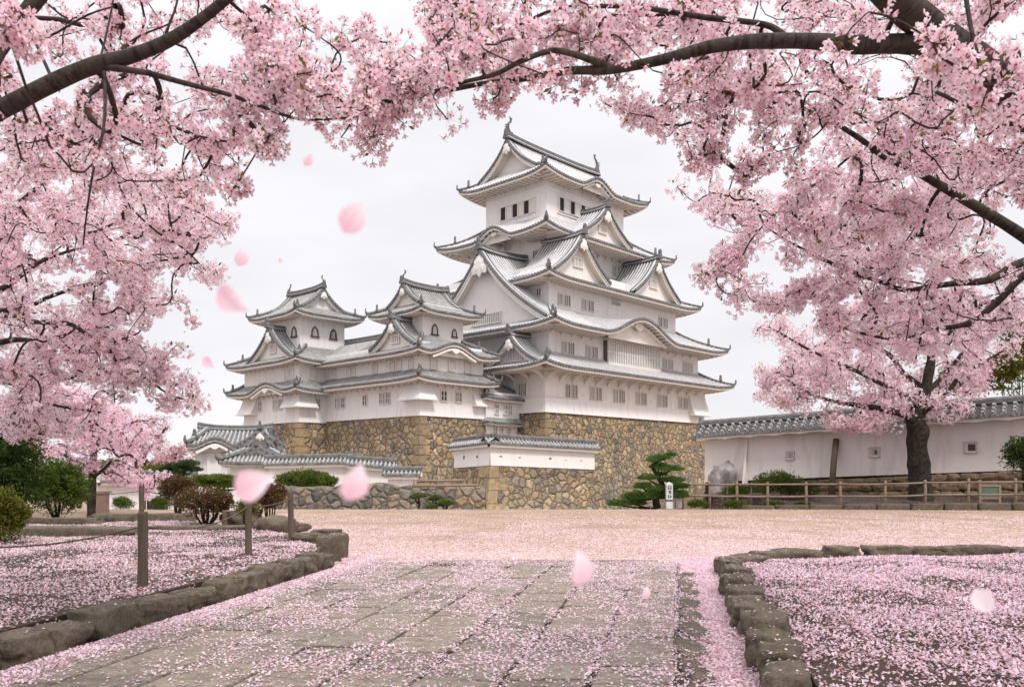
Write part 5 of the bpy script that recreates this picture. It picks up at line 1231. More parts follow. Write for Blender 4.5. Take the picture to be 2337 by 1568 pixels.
def flowers(pos, nrm, size, lod, deep, pale, tone=None):
    V0, C0, T0 = TPL[lod]; n = len(pos); u_, v_, w_ = frames_from(nrm)
    zs = RNG.uniform(.5, 2.2, n); rs = np.where(zs > 1.6, .75, 1.0)
    L_ = V0[None]*np.stack([size*rs, size*rs, size*zs], 1)[:, None, :]
    W = pos[:, None, :]+L_[..., 0:1]*u_[:, None]+L_[..., 1:2]*v_[:, None]+L_[..., 2:3]*w_[:, None]
    f = (RNG.random(n) if tone is None else np.clip(tone+RNG.normal(0, .22, n), 0, 1))[:, None, None]; c = np.array(deep)*(1-f)+np.array(pale)*f
    cc_ = C0[None, :, None]; col = np.where(cc_ <= 1, c*(1-np.minimum(cc_, 1)*np.array([.06, .36, .27])), np.where(cc_ == 2, np.array([.36, .11, .10]), np.array([.22, .09, .07])))
    T_ = (T0[None]+(np.arange(n)*len(V0))[:, None, None]).reshape(-1, 3)
    return W.reshape(-1, 3), T_, np.broadcast_to(col, (n, len(V0), 3)).reshape(-1, 3)
def strips(a, b, w_, col):
    n = len(a); d = b-a; s_ = np.cross(d, RNG.normal(size=a.shape)); s_ /= np.linalg.norm(s_, axis=1, keepdims=True)+1e-9; s_ *= np.asarray(w_).reshape(-1, 1)
    V = np.stack([a-s_, a+s_, b+s_*.8], 1).reshape(-1, 3); i = np.arange(n)*3
    return V, np.stack([i, i+1, i+2], 1), np.broadcast_to(np.asarray(col), (n, 3)).repeat(3, axis=0).reshape(-1, 3)
def leaves(pos, dirs, L_, W_, col, droop=0):
    """pointed leaf: 4 verts, 2 tris"""
    n = len(pos); u_, v_, w_ = frames_from(dirs); L_ = np.asarray(L_).reshape(-1, 1)*np.ones((n, 1)); W_ = np.asarray(W_).reshape(-1, 1)*np.ones((n, 1))
    V = np.stack([pos, pos+w_*L_*.5+u_*W_*.5+v_*W_*.15, pos+w_*L_, pos+w_*L_*.5-u_*W_*.5+v_*W_*.15], 1).reshape(-1, 3)
    i = np.arange(n)*4; return V, np.concatenate([np.stack([i, i+1, i+2], 1), np.stack([i, i+2, i+3], 1)]), np.repeat(col, 4, axis=0)
class Acc:
    def __init__(s): s.V, s.T, s.C, s.n = [], [], [], 0
    def add(s, v, t_, c): s.V.append(v); s.T.append(t_+s.n); s.C.append(np.ascontiguousarray(c)); s.n += len(v)
    def build(s, name, mat_, parent): return np_mesh(name, np.concatenate(s.V), np.concatenate(s.T), mat_, parent, np.concatenate(s.C))
def pts3(lst):
    """[(px, py, depth, half width px)] -> smooth world polyline with radii in metres"""
    A_ = [(P(px, py, d), r/F*d) for px, py, d, r in lst]; out_ = []
    for i in range(len(A_)-1):
        p0 = A_[max(i-1, 0)][0]; p1, p2 = A_[i][0], A_[i+1][0]; p3 = A_[min(i+2, len(A_)-1)][0]
        for k in range(4):
            t = k/4; q = .5*((2*p1)+(p2-p0)*t+(2*p0-5*p1+4*p2-p3)*t*t+(3*p1-p0-3*p2+p3)*t**3); out_.append((q, A_[i][1]*(1-t)+A_[i+1][1]*t))
    out_.append(A_[-1]); return out_
class Tree:
    def __init__(s, name, label, base, group=None, cat='cherry tree'):
        s.root = empty(name, base, 0, label, cat, group); s.base = Vector(base); s.lines = []; s.lk = 1.0; s.nodes = []; s.rad = []; s.par = []
    def limb(s, lst, k=None):
        k = s.lk if k is None else k; ln = pts3([(a, b, c, d*k) for a, b, c, d in lst]); s.lines.append(ln)
        for q, r in ln: s.nodes.append(q); s.rad.append(r); s.par.append(-2)
    def clear(s, cs, idx, extra=.10, keep=.3, pad=.035):
        L_ = np.array([tuple(q)+(r,) for i in idx for q, r in s.lines[i] if q.y > 1.8]); lp = np.stack([L_[:, 0]/L_[:, 1], (L_[:, 2]-CZ)/L_[:, 1]], 1); o_ = []
        for c in cs:
            d = np.hypot(lp[:, 0]-c[0]/c[1], lp[:, 1]-(c[2]-CZ)/c[1]); k = int(np.argmin(d))
            if d[k] < (L_[k, 3]+pad)/L_[k, 1] and c[1] < L_[k, 1]+extra and RNG.random() > keep: continue
            o_.append(c)
        return o_
    def tips(s, thr, k=2, jit=.06, tip=True):
        o_ = []
        for q, r in [(q, r) for ln in s.lines for q, r in ln if r < thr]:
            for _ in range(k): o_.append(tuple(np.array(q)+RNG.normal(0, jit, 3)))
        return o_
    def build_limbs(s, m=BARK, nsides=10, name='trunk'):
        if not s.lines: return
        mb = MB(); al = []
        for ln in s.lines:
            n0 = len(mb.v); ns = nsides if ln[0][1] > .02 else 6
            acc = 0; pts = []; rad = []; dist = []
            for i, (q, r) in enumerate(ln):
                if i: acc += (q-ln[i-1][0]).length
                j = 1+.10*mnoise.noise(q*3.0)+.05*mnoise.noise(q*9)+(.14*mnoise.noise(q*1.7+Vector((5, 0, 0))) if r > .25 and q.y > 20 else 0); pts.append(q-s.base); rad.append(r*j); dist.append(acc)
            mb.tube(pts, rad, ns, 0)
            for d in dist: al += [d]*ns
        o = mb.build(name, m, s.root, True); at = o.data.attributes.new('along', 'FLOAT', 'POINT'); at.data.foreach_set('value', al); return o
    def twigs(s, centres, r0, jit=.12, step=.09, maxr=None, m=TWIG, sides=5, bias=None, name='branches', powr=.45):
        nodes = [np.array(q) for q in s.nodes]; N0 = len(nodes); par = [-1]*N0
        arr = np.zeros((N0+len(centres)*10, 3)); arr[:N0] = np.array(nodes) if N0 else 0; cnt = N0
        C_ = np.array(centres); dm = np.array([np.min(np.sum((arr[:N0]-c)**2, 1)) for c in C_]); order = np.argsort(dm); ends = []
        arr2 = arr
        for ci in order:
            c = C_[ci]; d2 = np.sum((arr2[:cnt]-c)**2, 1); k = int(np.argmin(d2)); a = arr2[k].copy(); L_ = math.sqrt(d2[k]); ns = max(4, min(9, int(L_/step)))
            pk = par[k] if par[k] >= 0 else (k-1 if k > 0 else 0); dv = a-arr2[pk]; nv = np.linalg.norm(dv); dv = dv/nv*L_*RNG.uniform(.25, .6) if 0 < nv < 2.5 else dv*0; ctl = a+dv+(c-a)*.15
            prev = k; pj = RNG.normal(0, jit*min(L_, 1.0)*.5, 3)
            for q in range(1, ns+1):
                f = q/ns; p = a*(1-f)**2+2*ctl*f*(1-f)+c*f*f+pj*math.sin(f*PI)*.5+(RNG.normal(0, .010*L_, 3) if q < ns else 0)
                if cnt >= len(arr2): arr2 = np.concatenate([arr2, np.zeros((4000, 3))])
                arr2[cnt] = p; par.append(prev); prev = cnt; cnt += 1
            ends.append(prev)
        w_ = np.zeros(cnt); 
        for e in ends: w_[e] += 1
        for i in range(cnt-1, N0-1, -1):
            if par[i] >= 0: w_[par[i]] += w_[i]
        rad = r0*np.maximum(w_, 1)**powr
        if maxr: rad = np.minimum(rad, maxr)
        # chains
        ch = [[] for _ in range(cnt)]
        for i in range(N0, cnt): ch[par[i]].append(i)
        mb = MB(); stack = [(k, c) for k in range(N0) for c in ch[k]]; base = np.array(s.base)
        while stack:
            p, c = stack.pop(); pts = [arr2[p]-base]; rr_ = [rad[c]*1.05]
            while True:
                pts.append(arr2[c]-base); rr_.append(rad[c]); kids = sorted(ch[c], key=lambda q: -w_[q])
                if not kids: break
                for o_ in kids[1:]: stack.append((c, o_))
                c = kids[0]
            mb.tube([tuple(q) for q in pts], rr_, sides if rr_[0] > r0*2.2 else 4, 0, cap=False)
        s.twn = arr2[N0:cnt]; s.twp = np.array(par[N0:cnt]); s.tw_all = arr2[:cnt]
        return mb.build(name, m, s.root, True)
def sample_poly(poly, n, d0, d1, nscale=.008, thr=-.15, seed=0, soft=.25):
    xs_ = [p[0] for p in poly]; ys_ = [p[1] for p in poly]; out_ = []
    tries = 0
    while len(out_) < n and tries < n*30:
        k = n*2; tries += k; x = RNG.uniform(min(xs_), max(xs_), k); y = RNG.uniform(min(ys_), max(ys_), k); m = inpoly(x, y, poly); x, y = x[m], y[m]; d = RNG.uniform(d0, d1, len(x))
        for a, b, c in zip(x, y, d):
            v = mnoise.noise(Vector((a*nscale, b*nscale, c*.35+seed)))+.5*mnoise.noise(Vector((a*nscale*2.7, b*nscale*2.7, c*.8+seed+9)))
            if v > thr+RNG.uniform(-soft, soft)*.5: out_.append(tuple(P(a, b, c)))
            if len(out_) >= n: break
    return out_
def blossom(tree, centres, rad, nf, fsize, lod, deep=(.84,.645,.70), pale=(.95,.91,.915), leafc=.7, ped=True, along=0, name='blossoms'):
    A_ = Acc(); base = np.array(tree.base); C_ = np.array(centres)-base; k = RNG.poisson(nf, len(C_))+2; idx = np.repeat(np.arange(len(C_)), k); n = len(idx)
    d = RNG.normal(size=(n, 3)); d[:, 2] -= .15; d /= np.linalg.norm(d, axis=1, keepdims=True)
    rs = (RNG.uniform(.75, 1.25, len(C_))*rad)[idx]; pos = C_[idx]+d*(rs*RNG.uniform(.7, 1.1, n))[:, None]
    if along and len(tree.twn):
        q = RNG.integers(0, len(tree.twn), along); pa = tree.twp[q]; f = RNG.random((along, 1)); b0 = tree.twn[q]*f+tree.tw_all[pa]*(1-f)-base
        kk = RNG.integers(2, 6, along); i2 = np.repeat(np.arange(along), kk); d2 = RNG.normal(size=(len(i2), 3)); d2 /= np.linalg.norm(d2, axis=1, keepdims=True)
        p2 = b0[i2]+d2*rad*.75; pos = np.concatenate([pos, p2]); d = np.concatenate([d, d2]); cen = np.concatenate([C_[idx], b0[i2]])
    else: cen = C_[idx]
    n = len(pos); nr_ = d+RNG.normal(0, .35, (n, 3)); kc = np.round(cen/(rad*1.2)).astype(np.int64); tone = ((kc[:, 0]*73856093 ^ kc[:, 1]*19349663 ^ kc[:, 2]*83492791) % 1000)/1000.0
    A_.add(*flowers(pos, nr_, fsize*RNG.uniform(.85, 1.12, n), lod, deep, pale, tone))
    if ped: m = RNG.random(n) < (.8 if lod == 0 else .35); A_.add(*strips(cen[m], pos[m]-d[m]*fsize*.3, np.full(m.sum(), fsize*.05), (.23, .12, .07)))
    tree.crown = A_.build(name, PETAL, tree.root)
    q = RNG.integers(0, len(C_), len(C_)*3); dd = RNG.normal(size=(len(q), 3)); dd /= np.linalg.norm(dd, axis=1, keepdims=True)
    B_ = Acc(); B_.add(*leaves(C_[q]+dd*rad*RNG.uniform(.5, 1.2, (len(q), 1)), dd, fsize*.85, fsize*.5, np.tile([.62, .20, .28], (len(q), 1)))); B_.add(*strips(C_[q], C_[q]+dd*rad, np.full(len(q), fsize*.05), (.10, .05, .03))); bo = B_.build('buds', PETAL, tree.root); bo['kind'] = 'stuff'
    L_ = int(len(C_)*leafc*4)
    if L_:
        q = RNG.integers(0, len(C_), L_); dd = RNG.normal(size=(L_, 3)); dd /= np.linalg.norm(dd, axis=1, keepdims=True); f = RNG.random((L_, 1)); col = np.array([.20, .13, .03])*(1-f)+np.array([.15, .15, .035])*f
        B_ = Acc(); B_.add(*leaves(C_[q]+dd*rad*.4, dd, rad*.55*RNG.uniform(.6, 1.3, L_), rad*.22, col)); B_.build('young_leaves', LEAF, tree.root)

# --- left near tree (trunk stands just outside the frame at left)
tl = Tree('cherry_tree', 'nearest cherry tree at top left, with one thick banded bough rising across the corner', (-2.75, 2.3, 0))
tl.lk = .57
tl.limb([(-1100, 1500, 2.3, 130), (-1000, 1000, 2.35, 115), (-700, 640, 2.45, 90), (-350, 420, 2.6, 60), (-60, 284, 2.75, 42), (0, 252, 2.72, 37), (120, 190, 2.68, 34), (215, 150, 2.65, 33), (300, 128, 2.63, 28), (400, 85, 2.6, 25), (515, 0, 2.55, 21), (640, -120, 2.5, 18)])
tl.limb([(225, 150, 2.65, 17), (290, 160, 2.62, 13), (340, 168, 2.6, 12), (420, 190, 2.6, 11), (520, 216, 2.6, 9), (600, 245, 2.62, 7), (680, 272, 2.65, 5.5), (760, 272, 2.7, 4), (850, 262, 2.72, 3)])
tl.limb([(238, 165, 2.62, 8), (240, 230, 2.58, 7), (235, 300, 2.55, 6), (215, 380, 2.55, 5), (200, 470, 2.6, 4), (190, 560, 2.7, 3)])
tl.limb([(370, 105, 2.62, 7), (385, 60, 2.6, 6), (400, 20, 2.6, 5), (412, -30, 2.6, 5)])
tl.limb([(225, 148, 2.65, 6), (240, 90, 2.7, 5), (255, 20, 2.75, 4), (262, -30, 2.8, 4)])
tl.limb([(125, 195, 2.7, 8), (105, 150, 2.75, 7), (82, 100, 2.8, 6), (76, 85, 2.8, 4)])
tl.limb([(76, 100, 2.75, 5), (130, 75, 2.75, 4.5), (200, 35, 2.75, 4), (262, 15, 2.8, 3)])
tl.limb([(-300, 320, 2.4, 30), (-60, 180, 2.5, 30), (0, 115, 2.55, 26), (35, 62, 2.6, 28), (75, 10, 2.6, 30), (130, -60, 2.6, 30)])
tl.limb([(520, 0, 2.56, 8), (548, 25, 2.6, 7), (590, 60, 2.65, 4)])
tl.limb([(600, 340, 2.9, 2.5), (640, 290, 2.85, 3), (700, 220, 2.8, 3.5), (775, 150, 2.8, 2.5)])
tl.limb([(520, 455, 2.7, 2.5), (560, 390, 2.7, 3), (605, 320, 2.68, 3.5), (645, 280, 2.66, 4)])
tl.build_limbs()
c = sample_poly([(-60,-60), (560,-60), (600,80), (560,220), (560,340), (420,420), (-60,420)], 124, 2.78, 4.4, .007, -0.03, 1)
c += sample_poly([(0,220), (560,250), (640,345), (560,420), (450,455), (0,460)], 64, 2.72, 4.3, .008, -0.03, 2)
c += sample_poly([(440,180), (640,130), (860,230), (900,262), (760,290), (690,305), (620,350), (560,290)], 55, 2.5, 3.2, .010, -0.26, 3)
c += sample_poly([(600,0), (680,30), (720,50), (700,180), (600,150), (540,60)], 21, 2.5, 3.0, .012, -0.16, 4)
c += sample_poly([(730,70), (830,60), (900,110), (960,180), (990,215), (870,270), (760,220)], 32, 2.6, 3.1, .012, -0.21, 5)
c += [tuple(P(40, 50, 1.9)), tuple(P(20, 80, 1.9)), tuple(P(60, 90, 1.9)), tuple(P(15, 45, 1.85)), tuple(P(530, 432, 2.7)), tuple(P(545, 428, 2.7)), tuple(P(610, 345, 2.7))]
c = tl.clear(c, [0, 1])
hang = P(852, 312, 2.75)
tl.twigs(c+[tuple(hang)], 0.0022, .28, 0.07, maxr=0.010, powr=.42)
blossom(tl, c+[tuple(hang)]*2, .052, 11, .0195, 0, along=520)

# --- right near tree
tr_ = Tree('cherry_tree', 'nearest cherry tree at top right, whose long bough arches left over the castle', (5.2, 3.4, 0))
tr_.lk = .82
tr_.limb([(3800, 1700, 3.4, 150), (3500, 1200, 3.3, 130), (2900, 620, 3.1, 90), (2480, 345, 2.9, 58), (2337, 232, 2.8, 48), (2260, 170, 2.75, 50), (2195, 120, 2.7, 50), (2120, 62, 2.65, 44), (2050, 5, 2.6, 44), (1980, -70, 2.55, 42)])
tr_.limb([(2190, 122, 2.72, 36), (2140, 106, 2.68, 28), (2050, 100, 2.66, 25), (1950, 103, 2.65, 24), (1860, 95, 2.65, 22), (1770, 94, 2.65, 21), (1700, 97, 2.66, 20), (1620, 108, 2.66, 18), (1540, 130, 2.66, 16), (1450, 150, 2.68, 14), (1380, 160, 2.7, 14), (1290, 163, 2.72, 11), (1200, 180, 2.74, 8), (1100, 192, 2.76, 7), (1030, 205, 2.78, 7), (950, 218, 2.8, 6), (880, 235, 2.82, 5), (790, 278, 2.85, 3.5)])
tr_.limb([(1395, 158, 2.7, 11), (1350, 138, 2.68, 10), (1300, 122, 2.66, 9), (1255, 117, 2.65, 8.5), (1190, 140, 2.64, 7.5), (1130, 170, 2.65, 6.5), (1050, 190, 2.68, 6), (980, 212, 2.7, 4)])
tr_.limb([(1800, 92, 2.67, 12), (1760, 62, 2.7, 9), (1700, 50, 2.72, 8), (1620, 42, 2.74, 8), (1540, 30, 2.75, 7), (1460, 18, 2.76, 7), (1370, 15, 2.78, 6), (1270, 22, 2.8, 5), (1180, 60, 2.85, 3)])
tr_.limb([(1380, 150, 2.7, 4), (1400, 110, 2.7, 3.5), (1440, 50, 2.72, 3), (1450, 20, 2.75, 3)])
tr_.limb([(2020, 90, 2.65, 7), (2030, 60, 2.66, 7), (2050, 20, 2.68, 6), (2065, -30, 2.7, 5)])
tr_.limb([(2200, -40, 2.4, 7), (2215, 60, 2.35, 6.5), (2240, 160, 2.3, 6), (2262, 210, 2.3, 4), (2310, 280, 2.35, 2.5)])
tr_.limb([(1320, 10, 2.75, 3), (1323, 60, 2.7, 3), (1322, 120, 2.68, 2.5)]); tr_.limb([(1080, 0, 2.9, 2.5), (1020, 80, 2.85, 3), (955, 138, 2.8, 2.5)])
tr_.limb([(2337, 232, 2.8, 30), (2360, 300, 3.3, 24), (2420, 420, 4.0, 22), (2400, 520, 4.4, 21)])
tr_.lk = .68
tr_.limb([(2450, 620, 4.6, 26), (2337, 540, 4.6, 20), (2250, 485, 4.55, 17), (2145, 423, 4.5, 14), (2075, 385, 4.45, 11), (2022, 363, 4.4, 9), (1961, 316, 4.3, 9), (1870, 262, 4.2, 7), (1790, 238, 4.1, 6), (1700, 235, 4.1, 4), (1550, 245, 4.1, 3)])
tr_.limb([(1940, 285, 4.2, 7), (1890, 215, 4.1, 8), (1830, 155, 4.0, 7)])
tr_.limb([(2150, 425, 4.5, 7), (2120, 470, 4.6, 6), (2100, 540, 4.8, 5)])
tr_.limb([(1760, 300, 3.6, 2), (1850, 370, 3.7, 0.1)][:0] or [(1905, 230, 3.6, 3.5), (1880, 290, 3.55, 3), (1830, 330, 3.5, 2.5), (1760, 352, 3.5, 2), (1715, 382, 3.5, 1.8)])
tr_.build_limbs()
c = sample_poly([(900,-50), (2400,-50), (2400,60), (1900,60), (1500,90), (1120,110), (900,60)], 173, 2.82, 4.3, .006, -0.01, 11)
c += sample_poly([(930,20), (1200,40), (1240,170), (1120,232), (1030,215), (980,180)], 44, 2.5, 3.1, .011, -0.16, 12)
c += sample_poly([(1240,60), (1600,60), (1800,120), (1760,250), (1600,240), (1480,180), (1320,205), (1250,150)], 73, 2.7, 4.3, .009, -0.03, 13)
c += sample_poly([(1350,225), (1500,230), (1650,180), (1800,160), (1950,250), (1850,290), (1700,260), (1600,300), (1500,312), (1400,245)], 88, 3.4, 4.6, .010, -0.01, 14)
c += sample_poly([(1560,300), (1620,310), (1610,370), (1570,370)], 6, 3.4, 3.6, .01, -0.81, 15)
c += sample_poly([(1750,120), (2400,120), (2400,480), (2200,430), (2050,380), (1960,320), (1850,270)], 221, 3.0, 5.2, .006, 0.01, 16)
c += [tuple(P(x, y, 2.0+d)) for x, y, d in ((2130,100,.2), (2145,130,.2), (2120,140,.2), (2160,95,.25), (2240,245,.25), (2320,245,.25), (1990,30,.3), (1920,95,.3), (1070,90,.3), (1240,170,.3), (1720,120,.3), (1725,100,.3), (1560,170,.4))]
c += [tuple(P(x, y, 3.5)) for x, y in ((1715,388), (1722,380), (1745,320), (1740,300), (1640,330), (1630,345), (1635,350), (1540,295), (1830,300))]
c += [tuple(P(x, y, 2.75)) for x, y in ((1080,212), (1125,225), (1020,235), (960,228), (935,248), (1130,232), (1270,195), (1330,205))]
c = tr_.clear(c, [0, 1, 2, 3, 10])
c += tr_.tips(.0065, 1, .06)
tr_.twigs(c, 0.0022, .28, 0.07, maxr=0.011, powr=.42)
blossom(tr_, c, .052, 10, .0195, 0, along=1100)

# --- left middle tree
tm = Tree('cherry_tree', 'cherry tree filling the left edge, its drooping sprays reaching towards the leftmost turret', (-7.0, 7.5, 0))
tm.lk = .62
tm.limb([(-700, 1380, 7.5, 60), (-600, 1000, 7.4, 50), (-420, 800, 7.2, 34), (-150, 760, 7.0, 16), (0, 719, 6.8, 10), (69, 734, 6.7, 9), (153, 738, 6.6, 8), (199, 764, 6.6, 7), (268, 818, 6.5, 5.5), (329, 860, 6.5, 4.5), (383, 898, 6.5, 3.5), (440, 918, 6.5, 2.5)])
tm.limb([(-450, 820, 7.2, 30), (-150, 720, 7.2, 16), (0, 661, 7.2, 11), (50, 627, 7.2, 9), (96, 596, 7.3, 7), (170, 570, 7.4, 5), (230, 560, 7.4, 4)])
tm.limb([(-150, 720, 7.0, 12), (40, 705, 6.9, 8), (107, 680, 6.9, 7.5), (149, 665, 6.9, 7), (230, 642, 6.8, 6), (314, 607, 6.8, 4.5), (400, 590, 6.8, 3)])
tm.limb([(-420, 800, 7.2, 26), (-160, 800, 7.4, 16), (-40, 790, 7.4, 12), (40, 775, 7.4, 10), (120, 785, 7.4, 6), (200, 800, 7.4, 4)])
tm.limb([(-200, 700, 6.5, 16), (-60, 570, 6.3, 14), (0, 503, 6.2, 12), (38, 492, 6.1, 10), (60, 450, 6.0, 8), (120, 400, 5.9, 6), (180, 340, 5.8, 4)])
tm.limb([(-160, 900, 7.5, 12), (0, 841, 7.4, 7), (46, 883, 7.4, 6), (115, 922, 7.3, 5), (230, 941, 7.3, 3)])
tm.limb([(262, 400, 5.6, 3.5), (268, 416, 5.6, 4), (299, 473, 5.6, 4), (360, 531, 5.7, 4), (421, 569, 5.8, 3.5), (471, 619, 5.8, 2)])
tm.limb([(220, 745, 6.6, 4), (212, 700, 6.4, 4), (218, 640, 6.3, 3.5), (225, 600, 6.3, 3)])
tm.limb([(260, 812, 6.5, 3), (258, 860, 6.4, 2.5), (262, 920, 6.4, 2)])
tm.build_limbs()
c = sample_poly([(-80,380), (480,400), (505,470), (535,500), (500,560), (525,625), (485,645), (420,612), (330,590), (-80,640)], 338, 5.2, 8.5, .007, -0.01, 21)
c += sample_poly([(-80,600), (330,590), (350,640), (385,665), (415,690), (350,725), (430,738), (395,790), (300,780), (250,870), (130,860), (-80,830)], 328, 5.8, 9, .007, -0.01, 22)
c += sample_poly([(180,760), (300,765), (400,835), (380,850), (440,885), (465,922), (430,930), (370,930), (320,890), (240,850)], 79, 6.2, 7.2, .009, -0.16, 23)
c += sample_poly([(-80,800), (120,850), (200,880), (245,940), (190,1000), (-80,1000)], 173, 6.2, 9.5, .007, 0.04, 24)
c += [tuple(P(x, y, 6.3)) for x, y in ((528,497), (515,548), (437,736), (414,690), (420,800), (462,922), (440,930), (395,795))]
c = tm.clear(c, [0, 1, 2, 3], .5, .35, .05)
c += tm.tips(.016, 1, .10)
tm.twigs(c, 0.0032, .25, 0.14, maxr=0.017, powr=.40)
blossom(tm, c, .070, 13, .023, 1, along=2600, leafc=.6, deep=(.84,.63,.685), pale=(.945,.89,.90))

# --- right middle tree
tn = Tree('cherry_tree', 'cherry tree at the right edge with low sweeping limbs above the garden wall', (8.4, 7.2, 0))
tn.lk = .64
tn.limb([(3300, 1500, 7.2, 70), (3000, 1000, 7.0, 55), (2650, 700, 6.6, 32), (2450, 600, 6.2, 22), (2337, 598, 6.0, 16), (2261, 638, 6.0, 14), (2187, 646, 6.0, 11), (2120, 655, 6.0, 10), (2067, 663, 6.0, 9), (2017, 646, 6.0, 8.5), (1953, 624, 5.9, 7.5), (1872, 589, 5.8, 6), (1791, 546, 5.7, 4), (1720, 500, 5.6, 2.5)])
tn.limb([(2650, 720, 6.6, 26), (2420, 590, 6.2, 18), (2337, 628, 6.2, 14), (2272, 694, 6.2, 12), (2208, 738, 6.2, 10), (2137, 752, 6.2, 9), (2052, 773, 6.2, 7), (1971, 762, 6.2, 5), (1900, 740, 6.2, 3)])
tn.limb([(2450, 420, 5.4, 10), (2200, 340, 5.2, 8), (2050, 345, 5.1, 6), (1960, 352, 5.0, 5.5), (1925, 370, 5.0, 5), (1883, 408, 5.0, 4.5), (1805, 454, 5.0, 4), (1762, 493, 5.0, 3.5), (1713, 550, 5.0, 3), (1685, 596, 5.0, 2.5), (1632, 628, 5.0, 1.5)])
tn.limb([(2025, 650, 6.0, 6), (2045, 610, 5.9, 5.5), (2060, 580, 5.9, 4), (2080, 545, 5.9, 3)])
tn.limb([(2120, 650, 6.0, 4), (2110, 700, 5.8, 4.5), (2105, 750, 5.8, 4), (2090, 820, 5.8, 3)])
tn.limb([(1960, 630, 5.9, 3), (1900, 660, 5.8, 3), (1820, 670, 5.8, 2.5), (1740, 688, 5.8, 1.5)])
tn.build_limbs()
c = sample_poly([(1900,350), (2020,340), (2400,360), (2400,620), (2150,640), (1960,610), (1860,600), (1790,550), (1700,580), (1650,580), (1700,530), (1640,500), (1585,455), (1620,440), (1700,445), (1760,430), (1850,400)], 423, 4.8, 8.5, .007, -0.03, 31)
c += sample_poly([(1640,570), (1700,560), (1690,600), (1610,632)], 12, 4.9, 5.2, .01, -0.51, 32)
c += sample_poly([(1860,600), (2400,600), (2400,715), (2260,770), (2120,800), (1960,790), (1870,760), (1860,700), (1950,700), (1880,660)], 298, 5.4, 9, .007, -0.01, 33)
c += sample_poly([(1700,680), (1790,655), (1870,640), (1900,680), (1820,700), (1740,700)], 24, 5.6, 6.2, .01, -0.51, 34)
c += [tuple(P(x, y, 4.6)) for x, y in ((2050,470), (2070,480), (2090,450), (2030,440), (2110,480), (2060,455), (2080,500), (2045,490))]
c += [tuple(P(x, y, 5.0)) for x, y in ((1545,427), (1610,385), (1590,462), (1625,400), (1700,362), (1706,352), (1607,634), (1615,625))]
c = tn.clear(c, [0, 1], .6, .3, .05)
c += tn.tips(.015, 1, .10)
tn.twigs(c, 0.0030, .25, 0.14, maxr=0.016, powr=.40)
blossom(tn, c, .070, 13, .023, 1, along=2600, leafc=.5)

# --- cherry tree by the garden wall
tb = P(2100, 1128, 36.2); tc_ = Tree('cherry_tree', 'full cherry tree with a gnarled dark trunk standing in front of the garden wall', (tb.x, tb.y, .2))
tc_.limb([(2102, 1150, 36.2, 30), (2100, 1110, 36.2, 24), (2097, 1060, 36.2, 24), (2092, 1010, 36.2, 22), (2096, 985, 36.1, 22), (2090, 955, 36.0, 19), (2110, 900, 35.9, 13), (2118, 860, 35.9, 11), (2125, 810, 36, 9), (2110, 760, 36, 6), (2090, 720, 36, 4)])
tc_.limb([(2090, 965, 36, 12), (2060, 945, 35.5, 9), (2020, 935, 35, 8), (1960, 925, 34.8, 6), (1900, 915, 34.6, 4), (1830, 890, 34.5, 3), (1780, 850, 34.4, 2)])
tc_.limb([(2095, 950, 36, 8), (2120, 930, 35.5, 7), (2160, 900, 35, 6), (2190, 860, 35, 5), (2240, 830, 35, 3), (2290, 800, 35, 2)])
tc_.limb([(2112, 890, 36, 8), (2060, 850, 37, 6), (2030, 810, 37.5, 5), (1980, 790, 38, 3), (1900, 800, 38, 2)])
tc_.limb([(2100, 920, 36, 7), (2020, 880, 34, 5), (1940, 840, 33.5, 4), (1850, 800, 33.2, 3), (1780, 760, 33, 2), (1745, 742, 33, 1)])
tc_.limb([(2105, 905, 36, 7), (2150, 860, 37.5, 5), (2200, 800, 38, 4), (2230, 740, 38, 2)])
tc_.build_limbs(TRUNKM, 12)
c = sample_poly([(1770,762), (1800,770), (1870,730), (1990,680), (2190,700), (2260,780), (2265,870), (2225,925), (2160,960), (2060,950), (1960,975), (1890,990), (1850,955), (1760,925), (1725,908), (1760,880), (1730,845), (1800,850)], 616, 33, 39.5, .009, -0.03, 41)
c += sample_poly([(1880,960), (2060,940), (2050,975), (1960,985), (1890,998)], 34, 34, 36, .01, -0.41, 42)
c += sample_poly([(1730,840), (1800,870), (1850,940), (1760,920)], 24, 33.5, 35, .01, -0.71, 43)
c = tc_.clear(c, [0, 1, 2, 3, 4, 5], 1.0, .35, .18)
c += tc_.tips(.09, 2, .35)
tc_.twigs(c, 0.0115, .22, 0.44, maxr=0.066, m=TWIG, powr=.42)
blossom(tc_, c, .30, 26, .062, 1, along=3800, leafc=.25, ped=False, deep=(.84,.625,.69), pale=(.945,.89,.90))

# --- left tree by the pillar, and the thin far ones
tb = P(212, 1180, 28); td = Tree('cherry_tree', 'spreading cherry tree with an upright grey trunk beside the granite pillar at left', (tb.x, tb.y, .0))
td.lk = .6
td.limb([(208, 1185, 28, 16), (210, 1110, 28, 15), (212, 1060, 28, 13), (214, 1020, 28, 12), (210, 975, 28, 9), (203, 930, 28, 6), (200, 900, 28, 4)])
td.limb([(214, 1030, 28, 8), (235, 1000, 27.6, 6), (265, 985, 27.3, 5), (300, 965, 27, 3), (340, 960, 27, 2)]); td.limb([(212, 1090, 28, 7), (240, 1068, 27.5, 6), (265, 1050, 27, 4), (330, 1080, 26.5, 3), (380, 1100, 26, 2)])
td.limb([(212, 1070, 28, 7), (150, 1040, 27, 5), (80, 1000, 26.5, 4), (0, 960, 26, 4)])
td.build_limbs(TRUNKM, 10)
c = sample_poly([(-60,930), (150,880), (240,915), (300,960), (370,1000), (330,1030), (385,1085), (395,1110), (330,1125), (240,1085), (130,1050), (0,1000)], 373, 24, 31, .010, -0.01, 51)
